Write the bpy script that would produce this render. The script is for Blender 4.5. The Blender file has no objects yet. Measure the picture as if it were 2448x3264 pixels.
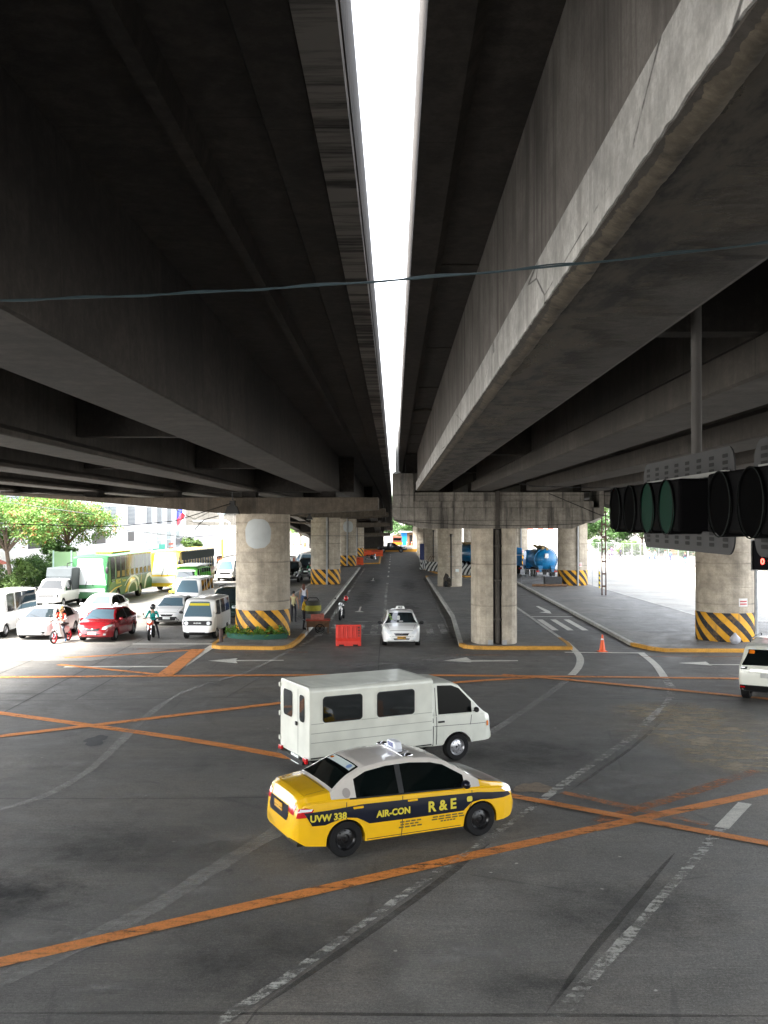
import bpy, bmesh, math, random
from mathutils import Vector, Matrix, Euler
from mathutils.bvhtree import BVHTree
R = math.radians
random.seed(11)
S = bpy.context.scene
COL = S.collection
# ---------------------------------------------------------------- camera
CAM_H = 5.5
FPX = 3110.0
cam_d = bpy.data.cameras.new("camera"); cam = bpy.data.objects.new("camera", cam_d); COL.objects.link(cam)
cam_d.sensor_fit = 'VERTICAL'; cam_d.sensor_height = 36.0; cam_d.lens = FPX/3264*36
cam_d.clip_end = 3000; cam_d.clip_start = 0.1
cam.location = (0, 0, CAM_H)
cam.rotation_euler = (R(90+0.57), 0, R(0.61))
S.camera = cam
# ---------------------------------------------------------------- world / sun / exposure
SUN_EL, SUN_AZ = R(50), R(238)      # azimuth clockwise from +Y
w = bpy.data.worlds.new("World"); S.world = w; w.use_nodes = True
nt = w.node_tree; bg = nt.nodes["Background"]
sky = nt.nodes.new("ShaderNodeTexSky"); sky.sky_type = 'NISHITA'; sky.sun_disc = False
sky.sun_elevation = SUN_EL; sky.sun_rotation = SUN_AZ
sky.air_density = 1.0; sky.dust_density = 1.5; sky.ozone_density = 1.0
hs = nt.nodes.new("ShaderNodeHueSaturation"); hs.inputs["Saturation"].default_value = 0.25
nt.links.new(sky.outputs[0], hs.inputs["Color"]); nt.links.new(hs.outputs[0], bg.inputs[0])
bg.inputs[1].default_value = 0.15
sl = bpy.data.lights.new("sun", 'SUN'); sl.energy = 3.6; sl.angle = R(20); sl.color = (1, .96, .9)
so = bpy.data.objects.new("sun", sl); COL.objects.link(so)
sd = Vector((math.sin(SUN_AZ)*math.cos(SUN_EL), math.cos(SUN_AZ)*math.cos(SUN_EL), math.sin(SUN_EL)))
so.rotation_euler = sd.to_track_quat('Z', 'Y').to_euler(); so.location = (0, 0, 60)
S.view_settings.view_transform = 'Standard'; S.view_settings.look = 'None'
S.view_settings.exposure = 3.1; S.view_settings.gamma = 1
S.cycles.max_bounces = 8; S.cycles.diffuse_bounces = 5; S.cycles.glossy_bounces = 4
S.cycles.transparent_max_bounces = 12
S.cycles.use_denoising = True

# ---------------------------------------------------------------- pixel -> ground
CM = cam.rotation_euler.to_matrix()
def G(px, py, z=0.0):
    d = CM @ Vector(((px-1224)/FPX, (1632-py)/FPX, -1))
    t = (z-CAM_H)/d.z
    return Vector((d.x*t, d.y*t, z))
def at(px, py, Y):
    d = CM @ Vector(((px-1224)/FPX, (1632-py)/FPX, -1))
    t = Y/d.y
    return Vector((d.x*t, Y, CAM_H+d.z*t))
# ---------------------------------------------------------------- materials
MATS = {}
def lin(c):
    return tuple(((v+.055)/1.055)**2.4 if v > .04045 else v/12.92 for v in c)
def pm(name, col, rough=.6, metal=0, coat=0, spec=.5, var=.0, scale=6, bump=0, emit=0, alpha=1):
    if name in MATS: return MATS[name]
    m = bpy.data.materials.new(name); m.use_nodes = True; n = m.node_tree
    b = n.nodes["Principled BSDF"]
    b.inputs["Base Color"].default_value = (*col, 1)
    b.inputs["Roughness"].default_value = rough; b.inputs["Metallic"].default_value = metal
    b.inputs["Coat Weight"].default_value = coat; b.inputs["Coat Roughness"].default_value = .05
    b.inputs["Specular IOR Level"].default_value = spec
    b.inputs["Alpha"].default_value = alpha
    if emit:
        b.inputs["Emission Color"].default_value = (*col, 1); b.inputs["Emission Strength"].default_value = emit
    tc = n.nodes.new("ShaderNodeTexCoord")
    nz = n.nodes.new("ShaderNodeTexNoise"); nz.inputs["Scale"].default_value = scale; nz.inputs["Detail"].default_value = 6
    n.links.new(tc.outputs["Object"], nz.inputs["Vector"])
    v = max(var, .03)
    mr = n.nodes.new("ShaderNodeMapRange"); mr.inputs[1].default_value = .3; mr.inputs[2].default_value = .7
    mr.inputs[3].default_value = 1-v; mr.inputs[4].default_value = 1+v*.5
    n.links.new(nz.outputs[0], mr.inputs[0])
    mx = n.nodes.new("ShaderNodeMix"); mx.data_type = 'RGBA'; mx.blend_type = 'MULTIPLY'; mx.inputs[0].default_value = 1
    mx.inputs[6].default_value = (*col, 1); n.links.new(mr.outputs[0], mx.inputs[7])
    n.links.new(mx.outputs[2], b.inputs["Base Color"])
    if bump:
        bp = n.nodes.new("ShaderNodeBump"); bp.inputs["Strength"].default_value = bump; bp.inputs["Distance"].default_value = .02
        n.links.new(nz.outputs[0], bp.inputs["Height"]); n.links.new(bp.outputs[0], b.inputs["Normal"])
    MATS[name] = m; return m

class NT:
    """tiny node helper"""
    def __init__(s, name):
        s.m = bpy.data.materials.new(name); s.m.use_nodes = True; s.n = s.m.node_tree
        s.b = s.n.nodes["Principled BSDF"]
        s.tc = s.n.nodes.new("ShaderNodeTexCoord").outputs["Object"]
    def map(s, vec=None, scale=(1,1,1), rot=(0,0,0), loc=(0,0,0)):
        k = s.n.nodes.new("ShaderNodeMapping"); k.inputs[3].default_value = scale; k.inputs[2].default_value = rot; k.inputs[1].default_value = loc
        s.n.links.new(vec or s.tc, k.inputs[0]); return k.outputs[0]
    def noise(s, scale, vec=None, det=8, rough=.55, dist=0):
        k = s.n.nodes.new("ShaderNodeTexNoise"); k.inputs["Scale"].default_value = scale; k.inputs["Detail"].default_value = det
        k.inputs["Roughness"].default_value = rough; k.inputs["Distortion"].default_value = dist
        s.n.links.new(vec or s.tc, k.inputs["Vector"]); return k.outputs[0]
    def vor(s, scale, vec=None, feat='DISTANCE_TO_EDGE'):
        k = s.n.nodes.new("ShaderNodeTexVoronoi"); k.feature = feat; k.inputs["Scale"].default_value = scale
        s.n.links.new(vec or s.tc, k.inputs["Vector"]); return k.outputs[0]
    def ramp(s, f, a, b, lo=0, hi=1):
        k = s.n.nodes.new("ShaderNodeMapRange"); k.inputs[1].default_value = a; k.inputs[2].default_value = b
        k.inputs[3].default_value = lo; k.inputs[4].default_value = hi; s.n.links.new(f, k.inputs[0]); return k.outputs[0]
    def mix(s, f, A, B, mode='MIX'):
        k = s.n.nodes.new("ShaderNodeMix"); k.data_type = 'RGBA'; k.blend_type = mode
        for i, v in ((0, f), (6, A), (7, B)):
            if isinstance(v, (int, float)): k.inputs[i].default_value = v if i == 0 else (v, v, v, 1)
            elif isinstance(v, tuple): k.inputs[i].default_value = (*v, 1)
            else: s.n.links.new(v, k.inputs[i])
        return k.outputs[2]
    def math(s, op, a, b):
        k = s.n.nodes.new("ShaderNodeMath"); k.operation = op
        for i, v in ((0, a), (1, b)):
            if isinstance(v, (int, float)): k.inputs[i].default_value = v
            else: s.n.links.new(v, k.inputs[i])
        return k.outputs[0]
    def sep(s, vec=None):
        k = s.n.nodes.new("ShaderNodeSeparateXYZ"); s.n.links.new(vec or s.tc, k.inputs[0]); return k.outputs
    def done(s, col, rough=.8, bump=None, bs=.4, alpha=None, bd=.02):
        s.n.links.new(col, s.b.inputs["Base Color"])
        if isinstance(rough, (int, float)): s.b.inputs["Roughness"].default_value = rough
        else: s.n.links.new(rough, s.b.inputs["Roughness"])
        if bump is not None:
            k = s.n.nodes.new("ShaderNodeBump"); k.inputs["Strength"].default_value = bs; k.inputs["Distance"].default_value = bd
            s.n.links.new(bump, k.inputs["Height"]); s.n.links.new(k.outputs[0], s.b.inputs["Normal"])
        if alpha is not None: s.n.links.new(alpha, s.b.inputs["Alpha"])
        MATS[s.m.name] = s.m; return s.m

def concrete(name, base, dark, streak=.5, patch=.5, crack=0, boards=0, yl=0, mott=.6):
    """weathered board-marked concrete: blotches, run-off streaks, pores, lift lines and cracks"""
    k = NT(name); D = lambda f: tuple(v*f for v in base)
    big = k.noise(.28, det=6, rough=.6, dist=.4); med = k.noise(1.7, det=10, rough=.7); sml = k.noise(7, det=9, rough=.75); fine = k.noise(38, det=6, rough=.7)
    st = k.noise(1.0, k.map(scale=(2.6, 2.6, .16)), det=9, rough=.7); st2 = k.noise(1.0, k.map(scale=(9, 9, .35)), det=6, rough=.7)
    c = k.mix(k.ramp(med, .38, .62), D(.68), D(1.18))
    c = k.mix(k.ramp(big, .44, .58, 0, patch), c, tuple(a*.6+b*.4 for a, b in zip(dark, base)))
    c = k.mix(k.ramp(sml, .47, .60, 0, mott*.6), c, D(.45))
    c = k.mix(k.ramp(sml, .50, .36, 0, mott*.35), c, tuple(min(.8, v*1.45) for v in base))
    c = k.mix(k.ramp(st, .50, .62, 0, streak), c, dark)
    c = k.mix(k.ramp(st2, .54, .66, 0, streak*.6), c, D(.4))
    c = k.mix(k.ramp(fine, .45, .62, 0, .35), c, D(.5))
    c = k.mix(k.ramp(k.vor(4.5, None, 'F1'), .045, .03, 0, .6), c, dark)
    if crack:
        v = k.vor(crack, k.map(scale=(1, .5, 1.6)), 'DISTANCE_TO_EDGE')
        cr = k.ramp(k.math('ADD', v, k.math('MULTIPLY', sml, .03)), .018, .026, .85, 0)
        c = k.mix(k.math('MULTIPLY', cr, k.ramp(med, .46, .54)), c, tuple(v*.25 for v in dark))
    if boards:
        z = k.sep()[2]
        zz = k.math('ADD', k.math('MULTIPLY', z, boards), k.math('MULTIPLY', med, .03))
        fr = k.math('FRACT', zz, 0)
        c = k.mix(k.math('MULTIPLY', k.ramp(fr, 0, .05, .85, 0), k.ramp(big, .4, .55, .3, 1)), c, tuple(v*.5 for v in dark))
        c = k.mix(k.ramp(k.math('FRACT', k.math('MULTIPLY', zz, 4.0), 0), 0, .06, .3, 0), c, D(.4))
    if yl:
        y = k.sep()[1]
        fr = k.math('FRACT', k.math('MULTIPLY', k.math('ADD', y, k.math('MULTIPLY', med, .05)), yl), 0)
        c = k.mix(k.math('MULTIPLY', k.ramp(fr, 0, .012, .8, 0), k.ramp(big, .35, .55, .2, 1)), c, tuple(v*.5 for v in dark))
    return k.done(c, .88, k.math('ADD', med, k.math('ADD', k.math('MULTIPLY', sml, .6), k.math('MULTIPLY', fine, .3))), .45)

M_conc = concrete('concrete', (.47, .41, .325), (.14, .12, .095), .28, .3, boards=.55, mott=.15)
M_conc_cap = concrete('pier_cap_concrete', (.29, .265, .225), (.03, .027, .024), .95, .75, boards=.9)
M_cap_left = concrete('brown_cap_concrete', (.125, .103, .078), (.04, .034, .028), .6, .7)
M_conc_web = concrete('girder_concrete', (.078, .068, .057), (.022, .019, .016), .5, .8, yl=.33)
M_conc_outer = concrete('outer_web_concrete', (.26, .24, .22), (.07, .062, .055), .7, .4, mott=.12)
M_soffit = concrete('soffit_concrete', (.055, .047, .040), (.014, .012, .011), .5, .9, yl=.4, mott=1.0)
M_flange = concrete('weathered_concrete', (.17, .14, .10), (.022, .019, .015), .8, .9, mott=1)
M_paint_g = concrete('worn_grey_paint', (.66, .65, .62), (.20, .185, .165), .5, .45, crack=.9, mott=.75)
M_wallwhite = pm('white_wall', (.8, .8, .78), .8, var=.06, scale=.7)
M_wallgrey = concrete('grey_wall_concrete', (.15, .14, .12), (.06, .055, .05), .6, .6)

def road_mat(name, base, warm=1.0, seed=0):
    """old broom-finished road concrete: grain, tyre polish, oil and dust blotches, hairline cracks"""
    k = NT(name); D = lambda f: tuple(v*f for v in base)
    v0 = k.map(loc=(seed*7.3, seed*3.1, 0))
    big = k.noise(.16, v0, det=5, dist=.5); b2 = k.noise(.45, k.map(loc=(seed+3, 5, 0)), det=7, rough=.62, dist=.7)
    mid = k.noise(1.3, v0, det=10, rough=.7); fine = k.noise(11, v0, det=9, rough=.75); grit = k.noise(70, v0, det=4, rough=.8)
    br = k.noise(1, k.map(rot=(0, 0, R(28)), scale=(1.6, 38, 1)), det=5, rough=.7)
    streak = k.noise(1, k.map(rot=(0, 0, R(-24)), scale=(.22, 2.6, 1)), det=8, rough=.65)
    c = k.mix(k.ramp(mid, .40, .60), D(.70), D(1.15))
    c = k.mix(k.ramp(big, .44, .58, 0, .6), c, (base[0]*1.35*warm, base[1]*1.25, base[2]*1.1))
    c = k.mix(k.ramp(b2, .47, .60, 0, .55), c, D(.42))
    c = k.mix(k.ramp(streak, .50, .64, 0, .38), c, D(.5))
    c = k.mix(k.ramp(streak, .46, .36, 0, .3), c, D(1.5))
    c = k.mix(k.ramp(fine, .50, .62, 0, .5), c, D(.38))
    c = k.mix(k.ramp(fine, .44, .34, 0, .35), c, D(1.8))
    g2 = k.noise(27, k.map(loc=(1, 4, 0)), det=5, rough=.85)
    c = k.mix(k.ramp(g2, .49, .60, 0, .65), c, D(.4))
    c = k.mix(k.ramp(g2, .47, .38, 0, .5), c, D(1.9))
    c = k.mix(k.ramp(k.noise(4.2, v0, det=8, rough=.75), .50, .62, 0, .4), c, D(.5))
    c = k.mix(k.ramp(br, .47, .60, 0, .35), c, D(.5))
    c = k.mix(k.ramp(grit, .54, .66, 0, .55), c, D(2.1))
    c = k.mix(k.ramp(grit, .46, .36, 0, .4), c, D(.3))
    ck = k.vor(.16, k.map(loc=(seed, 2, 0)), 'DISTANCE_TO_EDGE')
    c = k.mix(k.math('MULTIPLY', k.ramp(k.math('ADD', ck, k.math('MULTIPLY', mid, .045)), .0245, .0275, .5, 0), k.ramp(b2, .46, .54)), c, D(.3))
    c = k.mix(k.ramp(k.math('ADD', k.vor(.6, v0, 'F1'), k.math('MULTIPLY', mid, .1)), .085, .10, .8, 0), c, D(.28))
    c = k.mix(k.ramp(k.math('ADD', k.vor(1.1, k.map(loc=(3, 9, 0)), 'F1'), k.math('MULTIPLY', fine, .06)), .052, .066, .75, 0), c, tuple(min(v*3.2, .6) for v in base))
    h = k.math('ADD', k.math('MULTIPLY', fine, .6), k.math('ADD', k.math('MULTIPLY', br, .8), k.math('MULTIPLY', grit, .3)))
    return k.done(c, k.ramp(mid, .35, .65, .5, .85), h, .8, bd=.02)
M_road = road_mat('road_concrete', (.124, .119, .109))
M_road_out = M_road
M_slab = road_mat('light_road_slab', (.175, .167, .150), 1.05, 2)
M_pave = road_mat('pavement_concrete', (.19, .185, .175), 1, 3)
M_ground = road_mat('ground_concrete', (.22, .21, .19), 1, 5)

def paint_mat(name, col, under=None, lo=.47, hi=.53, cov=1.0, rough=.7, fade=None):
    """worn road paint: rubbed thin by tyres, the bare road shows where it has flaked off"""
    k = NT(name)
    a = k.noise(5.5, det=10, rough=.78); b = k.noise(.5, det=5, rough=.6)
    tr = k.noise(1, k.map(rot=(0, 0, R(-24)), scale=(.5, 7, 1)), det=8, rough=.75)
    f = k.noise(32, det=6, rough=.75)
    t = k.math('ADD', k.math('ADD', k.math('MULTIPLY', a, .4), k.math('MULTIPLY', b, .25)), k.math('MULTIPLY', tr, .35))
    al = k.ramp(t, lo, hi, cov, 0)
    al = k.math('MULTIPLY', al, k.ramp(f, .60, .68, 1, .25))
    c = k.mix(k.ramp(f, .42, .60, 0, .45), col, tuple(v*.5 for v in col))
    c = k.mix(k.ramp(tr, .50, .62, 0, .55), c, tuple(v*.32 for v in col))
    c = k.mix(k.ramp(a, .48, .62, 0, .4), c, tuple(v*.5 for v in col))
    return k.done(c, rough, f, .4, alpha=al)
M_orange = paint_mat('orange_road_paint', (.74, .25, .045), lo=.53, hi=.62)
M_orange_w = paint_mat('worn_orange_paint', (.52, .18, .045), lo=.45, hi=.56, cov=.8)
M_wpaint = paint_mat('white_road_paint', (.74, .72, .64), lo=.58, hi=.64)
M_wworn = paint_mat('worn_white_paint', (.56, .55, .50), lo=.46, hi=.53, cov=.85)
M_wfaint = paint_mat('faint_white_paint', (.45, .44, .41), lo=.46, hi=.58, cov=.5)
M_tar = paint_mat('dark_tar_seam', (.04, .037, .034), lo=.50, hi=.62, cov=.7)
def soft_stain_or_shadow(name, col, cov=.7, w=(1, 1), n0=.35, n1=.6, stretch=(1, 1, 1)):
    """soft patch for stains and one painted shadow, thinning towards its rim"""
    k = NT(name)
    d = k.n.nodes.new("ShaderNodeVectorMath"); d.operation = 'LENGTH'; k.n.links.new(k.map(scale=(1/w[0], 1/w[1], 0)), d.inputs[0])
    a = k.noise(1.6, k.map(scale=stretch), det=9, rough=.7)
    rad = k.ramp(k.math('ADD', d.outputs['Value'], k.math('MULTIPLY', k.ramp(a, .35, .65), .4)), .6, 1.3, 1, 0)
    f = k.ramp(a, n0, n1, 1, .0)
    c = k.mix(k.ramp(k.noise(9, det=6), .35, .7, 0, .5), col, tuple(v*.5 for v in col))
    return k.done(c, .85, alpha=k.math('MULTIPLY', k.math('MULTIPLY', rad, f), cov))

M_kyel = paint_mat('yellow_kerb_paint', (.62, .31, .04), lo=.9, hi=1.0)
M_kerb = concrete('kerb_concrete', (.56, .54, .49), (.16, .15, .13), .5, .6)

M_blk = pm('black_plastic', (.004, .004, .0045), .55)
M_signal = pm('signal_black', (.0025, .0025, .003), .8, spec=.06)
M_tyre = pm('tyre_rubber', (.0055, .0055, .006), .75, var=.2, scale=30, spec=.25)
M_rim = pm('steel_rim', (.45, .45, .47), .3, metal=.8)
M_rimd = pm('black_rim', (.006, .006, .007), .3)
M_glass = pm('dark_tinted_glass', (.003, .005, .005), .03, spec=.6, coat=.6, bump=.04, scale=2)
M_glass2 = pm('windscreen_glass', (.018, .026, .03), .03, spec=.8, coat=.5)
M_lamp = pm('headlamp_glass', (.75, .77, .78), .08, spec=.8, coat=1)
M_red = pm('red_lamp_lens', (.5, .008, .01), .1, coat=1)
M_amber = pm('amber_lens', (.7, .18, .01), .15, coat=1)
M_chrome = pm('chrome', (.7, .7, .72), .12, metal=1)
M_steel = pm('galvanised_steel', (.35, .36, .37), .5, metal=.6, var=.25, scale=4)
M_steelp = pm('grey_painted_plate', (.33, .33, .32), .6, var=.2, scale=3)
M_seam = pm('panel_gap', (.008, .008, .008), .8)
M_under = pm('underbody', (.003, .003, .003), .9)
M_white = pm('white_car_paint', (.80, .80, .78), .22, coat=.6, var=.03, scale=2)
M_cream = pm('cream_white_van_paint', (.66, .67, .60), .32, coat=.3, var=.12, scale=2.2)
M_silver = pm('silver_car_paint', (.62, .64, .66), .25, metal=.3, coat=.6)
M_redcar = pm('dark_red_car_paint', (.30, .012, .018), .18, coat=1)
M_yel = pm('taxi_yellow_paint', (.80, .46, .008), .25, coat=.7)
M_navy = pm('navy_black_paint', (.004, .006, .016), .3, coat=.25, spec=.3)
M_beige = pm('pearl_beige_paint', (.62, .58, .53), .25, coat=.7)
M_black = pm('black_car_paint', (.005, .006, .0065), .15, coat=1)
M_dgreen = pm('dark_green_car_paint', (.01, .03, .025), .18, coat=1)
M_ytext = pm('yellow_lettering', (.60, .50, .03), .5)
M_dtext = pm('dark_olive_lettering', (.12, .085, .008), .6)
M_wtext = pm('white_lettering', (.75, .75, .72), .5)
M_rtext = pm('red_lettering', (.5, .03, .03), .6)
M_btext = pm('blue_lettering', (.03, .05, .3), .6)
M_ktext = pm('black_lettering', (.02, .02, .02), .6)
M_plate_y = pm('yellow_number_plate', (.62, .33, .03), .5)
M_plate_w = pm('white_number_plate', (.72, .76, .74), .5)
M_barr = pm('red_barrier_plastic', (.62, .035, .02), .45, var=.12, scale=4)
M_barr2 = pm('orange_barrier_plastic', (.70, .09, .02), .45, var=.12, scale=4)
M_cone = pm('orange_cone_plastic', (.75, .10, .02), .5)
M_greenb = pm('bus_green_paint', (.004, .10, .018), .4, coat=.15)
M_greenl = pm('jeepney_green_paint', (.12, .42, .07), .3, coat=.6)
M_yelb = pm('bus_yellow_paint', (.75, .50, .02), .3, coat=.6)
M_orng = pm('orange_paint', (.75, .2, .02), .3, coat=.4)
M_blue = pm('truck_blue_paint', (.01, .22, .55), .35, coat=.4, var=.1)
M_cyan = pm('light_blue_tank_paint', (.006, .17, .38), .35, coat=.4, var=.1)
M_dblue = pm('dark_blue_panel', (.004, .01, .06), .5, var=.1)
M_tarp = pm('grey_tarpaulin', (.045, .055, .06), .75, var=.15, scale=2, bump=.3)
M_skin = pm('skin', (.32, .17, .10), .6)
M_hair = pm('dark_hair', (.008, .006, .005), .6)
M_wood = pm('brown_wood', (.17, .09, .045), .7, var=.3, scale=8)
M_bark = pm('tree_bark', (.13, .095, .07), .9, var=.35, scale=9, bump=.6)
M_bag = pm('white_plastic_bag', (.42, .42, .45), .4, var=.1)
M_lamp_dk = pm('lamp_housing', (.012, .012, .012), .5)
M_plate_dk = pm('dark_grey_plate', (.026, .026, .028), .6, var=.2, scale=3)
M_steel_dk = pm('grimy_steel', (.06, .055, .05), .6, var=.25, scale=4)

def leaf_mat(name, a, b, c=None, pc=.62):
    k = NT(name)
    n1 = k.noise(.9, det=5); n2 = k.noise(7, det=3)
    col = k.mix(k.ramp(n1, .35, .65), a, b)
    col = k.mix(k.ramp(n2, .4, .65, 0, .5), col, tuple(v*1.5 for v in b))
    if c: col = k.mix(k.ramp(k.noise(1.9, det=3), pc, pc+.04, 0, .8), col, c)
    m = k.done(col, .6)
    k.b.inputs["Subsurface Weight"].default_value = 0
    tr = k.n.nodes.new("ShaderNodeBsdfTranslucent"); ms = k.n.nodes.new("ShaderNodeMixShader"); ms.inputs[0].default_value = .3
    k.n.links.new(col, tr.inputs[0]); k.n.links.new(k.b.outputs[0], ms.inputs[1]); k.n.links.new(tr.outputs[0], ms.inputs[2])
    k.n.links.new(ms.outputs[0], k.n.nodes["Material Output"].inputs[0]); return m
M_leaf = leaf_mat('yellow_green_leaves', (.06, .15, .03), (.14, .25, .045), (.42, .13, .07), .585)
M_leafd = leaf_mat('dark_green_leaves', (.03, .07, .018), (.06, .13, .03))
M_leafm = leaf_mat('mid_green_leaves', (.04, .08, .02), (.09, .15, .03))
M_leafp = leaf_mat('potted_plant_leaves', (.05, .13, .02), (.12, .22, .03))

def stripes_mat(name, A, B, freq, ang, rad=None):
    """diagonal warning stripes wound round a column (angle about the axis) or on a flat face"""
    k = NT(name); o = k.sep()
    if rad:
        t = k.n.nodes.new("ShaderNodeMath"); t.operation = 'ARCTAN2'
        k.n.links.new(o[1], t.inputs[0]); k.n.links.new(o[0], t.inputs[1])
        u = k.math('MULTIPLY', t.outputs[0], rad)
    else: u = k.math('ADD', o[0], o[1])
    s = k.math('ADD', u, k.math('MULTIPLY', o[2], ang))
    s = k.math('ADD', s, k.math('MULTIPLY', k.noise(6, det=4), .035))
    f = k.math('FRACT', k.math('MULTIPLY', s, freq), 0)
    d = k.noise(3, det=8, rough=.7)
    c = k.mix(k.ramp(f, .5, .505), A, B)
    c = k.mix(k.ramp(d, .5, .68, 0, .5), c, tuple(x*.4+.02 for x in A))
    c = k.mix(k.ramp(k.noise(7, det=9, rough=.75), .60, .64, 0, .5), c, (.22, .2, .17))
    c = k.mix(k.ramp(k.noise(1, k.map(scale=(3, 3, .5)), det=6), .56, .68, 0, .4), c, (.05, .04, .03))
    return k.done(c, .65, d, .2)
M_stripe = stripes_mat('yellow_black_stripes', (.68, .33, .012), (.009, .009, .013), 11/(2*math.pi*1.3), 1.05, 1.3)
M_stripe_bw = stripes_mat('white_black_stripes', (.6, .6, .56), (.03, .03, .03), 2.4, -.8)
# ---------------------------------------------------------------- mesh helpers
class MB:
    def __init__(s): s.v = []; s.f = []; s.mi = []; s.sm = []
    def add(s, vs, fs, mi=0, smooth=False):
        o = len(s.v); s.v += [tuple(p) for p in vs]
        for f in fs: s.f.append([o+i for i in f]); s.mi.append(mi); s.sm.append(smooth)
        return s
    def box(s, x0, x1, y0, y1, z0, z1, mi=0, M=None):
        vs = [Vector((x, y, z)) for z in (z0, z1) for x, y in ((x0, y0), (x1, y0), (x1, y1), (x0, y1))]
        if M: vs = [M @ v for v in vs]
        return s.add(vs, [(0, 3, 2, 1), (4, 5, 6, 7), (0, 1, 5, 4), (1, 2, 6, 5), (2, 3, 7, 6), (3, 0, 4, 7)], mi)
    def tube(s, pts, r, n=8, mi=0, cap=True):
        pts = [Vector(p) for p in pts]; rings = []
        for i, p in enumerate(pts):
            d = (pts[min(i+1, len(pts)-1)]-pts[max(i-1, 0)]).normalized()
            up = Vector((0, 0, 1)) if abs(d.z) < .95 else Vector((1, 0, 0))
            a = d.cross(up).normalized(); b = a.cross(d)
            rr = r[i] if isinstance(r, (list, tuple)) else r
            rings.append([p+(a*math.cos(t)+b*math.sin(t))*rr for t in [2*math.pi*k/n for k in range(n)]])
        vs = [q for ring in rings for q in ring]; fs = []
        for i in range(len(pts)-1):
            for k in range(n):
                k2 = (k+1) % n; fs.append((i*n+k, i*n+k2, (i+1)*n+k2, (i+1)*n+k))
        s.add(vs, fs, mi, True)
        if cap: s.add(rings[0], [tuple(range(n))[::-1]], mi); s.add(rings[-1], [tuple(range(n))], mi)
        return s
    def lathe(s, prof, n=24, mi=0, M=None, a0=0, a1=2*math.pi, smooth=True):
        """prof: (radius, z) list"""
        full = abs(a1-a0-2*math.pi) < 1e-6; m = n if full else n+1; vs = []
        for r, z in prof:
            for k in range(m):
                a = a0+(a1-a0)*k/n; vs.append(Vector((r*math.cos(a), r*math.sin(a), z)))
        if M: vs = [M @ v for v in vs]
        fs = []
        for i in range(len(prof)-1):
            for k in range(n):
                k2 = (k+1) % m if full else k+1
                fs.append((i*m+k, i*m+k2, (i+1)*m+k2, (i+1)*m+k))
        return s.add(vs, fs, mi, smooth)
    def prism(s, poly, f0, f1, mi=0):
        """poly: 2D points; f0/f1 map (u,v) to 3D on the two end faces"""
        n = len(poly); a = [f0(*p) for p in poly]; b = [f1(*p) for p in poly]
        s.add(a+b, [tuple(range(n))[::-1], tuple(range(n, 2*n))]+[(i, (i+1) % n, n+(i+1) % n, n+i) for i in range(n)], mi)
        return s
    def sweep(s, poly, path, mi=0):
        """poly (x,z) extruded through path [(y,dx,dz)]"""
        n = len(poly)
        vs = [(p[0]+dx, y, p[1]+dz) for y, dx, dz in path for p in poly]; fs = []
        for i in range(len(path)-1):
            for k in range(n):
                k2 = (k+1) % n; fs.append((i*n+k, i*n+k2, (i+1)*n+k2, (i+1)*n+k))
        fs += [tuple(range(n))[::-1], tuple((len(path)-1)*n+k for k in range(n))]
        return s.add(vs, fs, mi)
    def ball(s, c, r, mi=0, n=10, m=7):
        r = (r, r, r) if isinstance(r, (int, float)) else r
        vs = []; 
        for i in range(m+1):
            t = math.pi*i/m
            for k in range(n):
                a = 2*math.pi*k/n
                vs.append((c[0]+r[0]*math.sin(t)*math.cos(a), c[1]+r[1]*math.sin(t)*math.sin(a), c[2]+r[2]*math.cos(t)))
        fs = [(i*n+k, (i+1)*n+k, (i+1)*n+(k+1) % n, i*n+(k+1) % n) for i in range(m) for k in range(n)]
        return s.add(vs, fs, mi, True)
    def build(s, name, mats, parent=None, bevel=0, sharp=40, loc=None):
        me = bpy.data.meshes.new(name); me.from_pydata(s.v, [], s.f)
        if not isinstance(mats, (list, tuple)): mats = [mats]
        for m in mats: me.materials.append(m)
        me.polygons.foreach_set('material_index', s.mi)
        me.polygons.foreach_set('use_smooth', s.sm)
        bm = bmesh.new(); bm.from_mesh(me)
        bmesh.ops.remove_doubles(bm, verts=bm.verts, dist=1e-5)
        bmesh.ops.recalc_face_normals(bm, faces=bm.faces)
        bm.to_mesh(me); bm.free()
        if any(s.sm): me.set_sharp_from_angle(angle=R(sharp))
        me.update()
        o = bpy.data.objects.new(name, me); COL.objects.link(o)
        if parent: o.parent = parent
        if loc: o.location = loc
        if bevel:
            b = o.modifiers.new('bevel', 'BEVEL'); b.width = bevel; b.segments = 2; b.limit_method = 'ANGLE'; b.angle_limit = R(40)
        return o
def tag(o, label=None, cat=None, group=None, kind=None):
    if label: o['label'] = label
    if cat: o['category'] = cat
    if group: o['group'] = group
    if kind: o['kind'] = kind
    return o
def empty(name, loc=(0, 0, 0), rz=0, label=None, cat=None, group=None):
    o = bpy.data.objects.new(name, None); COL.objects.link(o); o.location = loc; o.rotation_euler = (0, 0, rz)
    o.empty_display_size = .1
    return tag(o, label, cat, group)
CHILD = {}
def kids(o): return [c for c in bpy.data.objects if c.parent == o]
def copy_tree(o, parent=None):
    c = o.copy(); COL.objects.link(c); c.parent = parent
    for ch in kids(o): copy_tree(ch, c)
    return c
def place(o, x, y, rz, label=None, z=0, s=None):
    o.location = (x, y, z); o.rotation_euler = (0, 0, rz)
    if label: o['label'] = label
    if s: o.scale = s if isinstance(s, tuple) else (s, s, s)
    return o
def lerp_tab(tab, x):
    if x <= tab[0][0]: return tab[0][1]
    for (a, va), (b, vb) in zip(tab, tab[1:]):
        if x <= b: return va+(vb-va)*(x-a)/(b-a) if b > a else vb
    return tab[-1][1]
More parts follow.
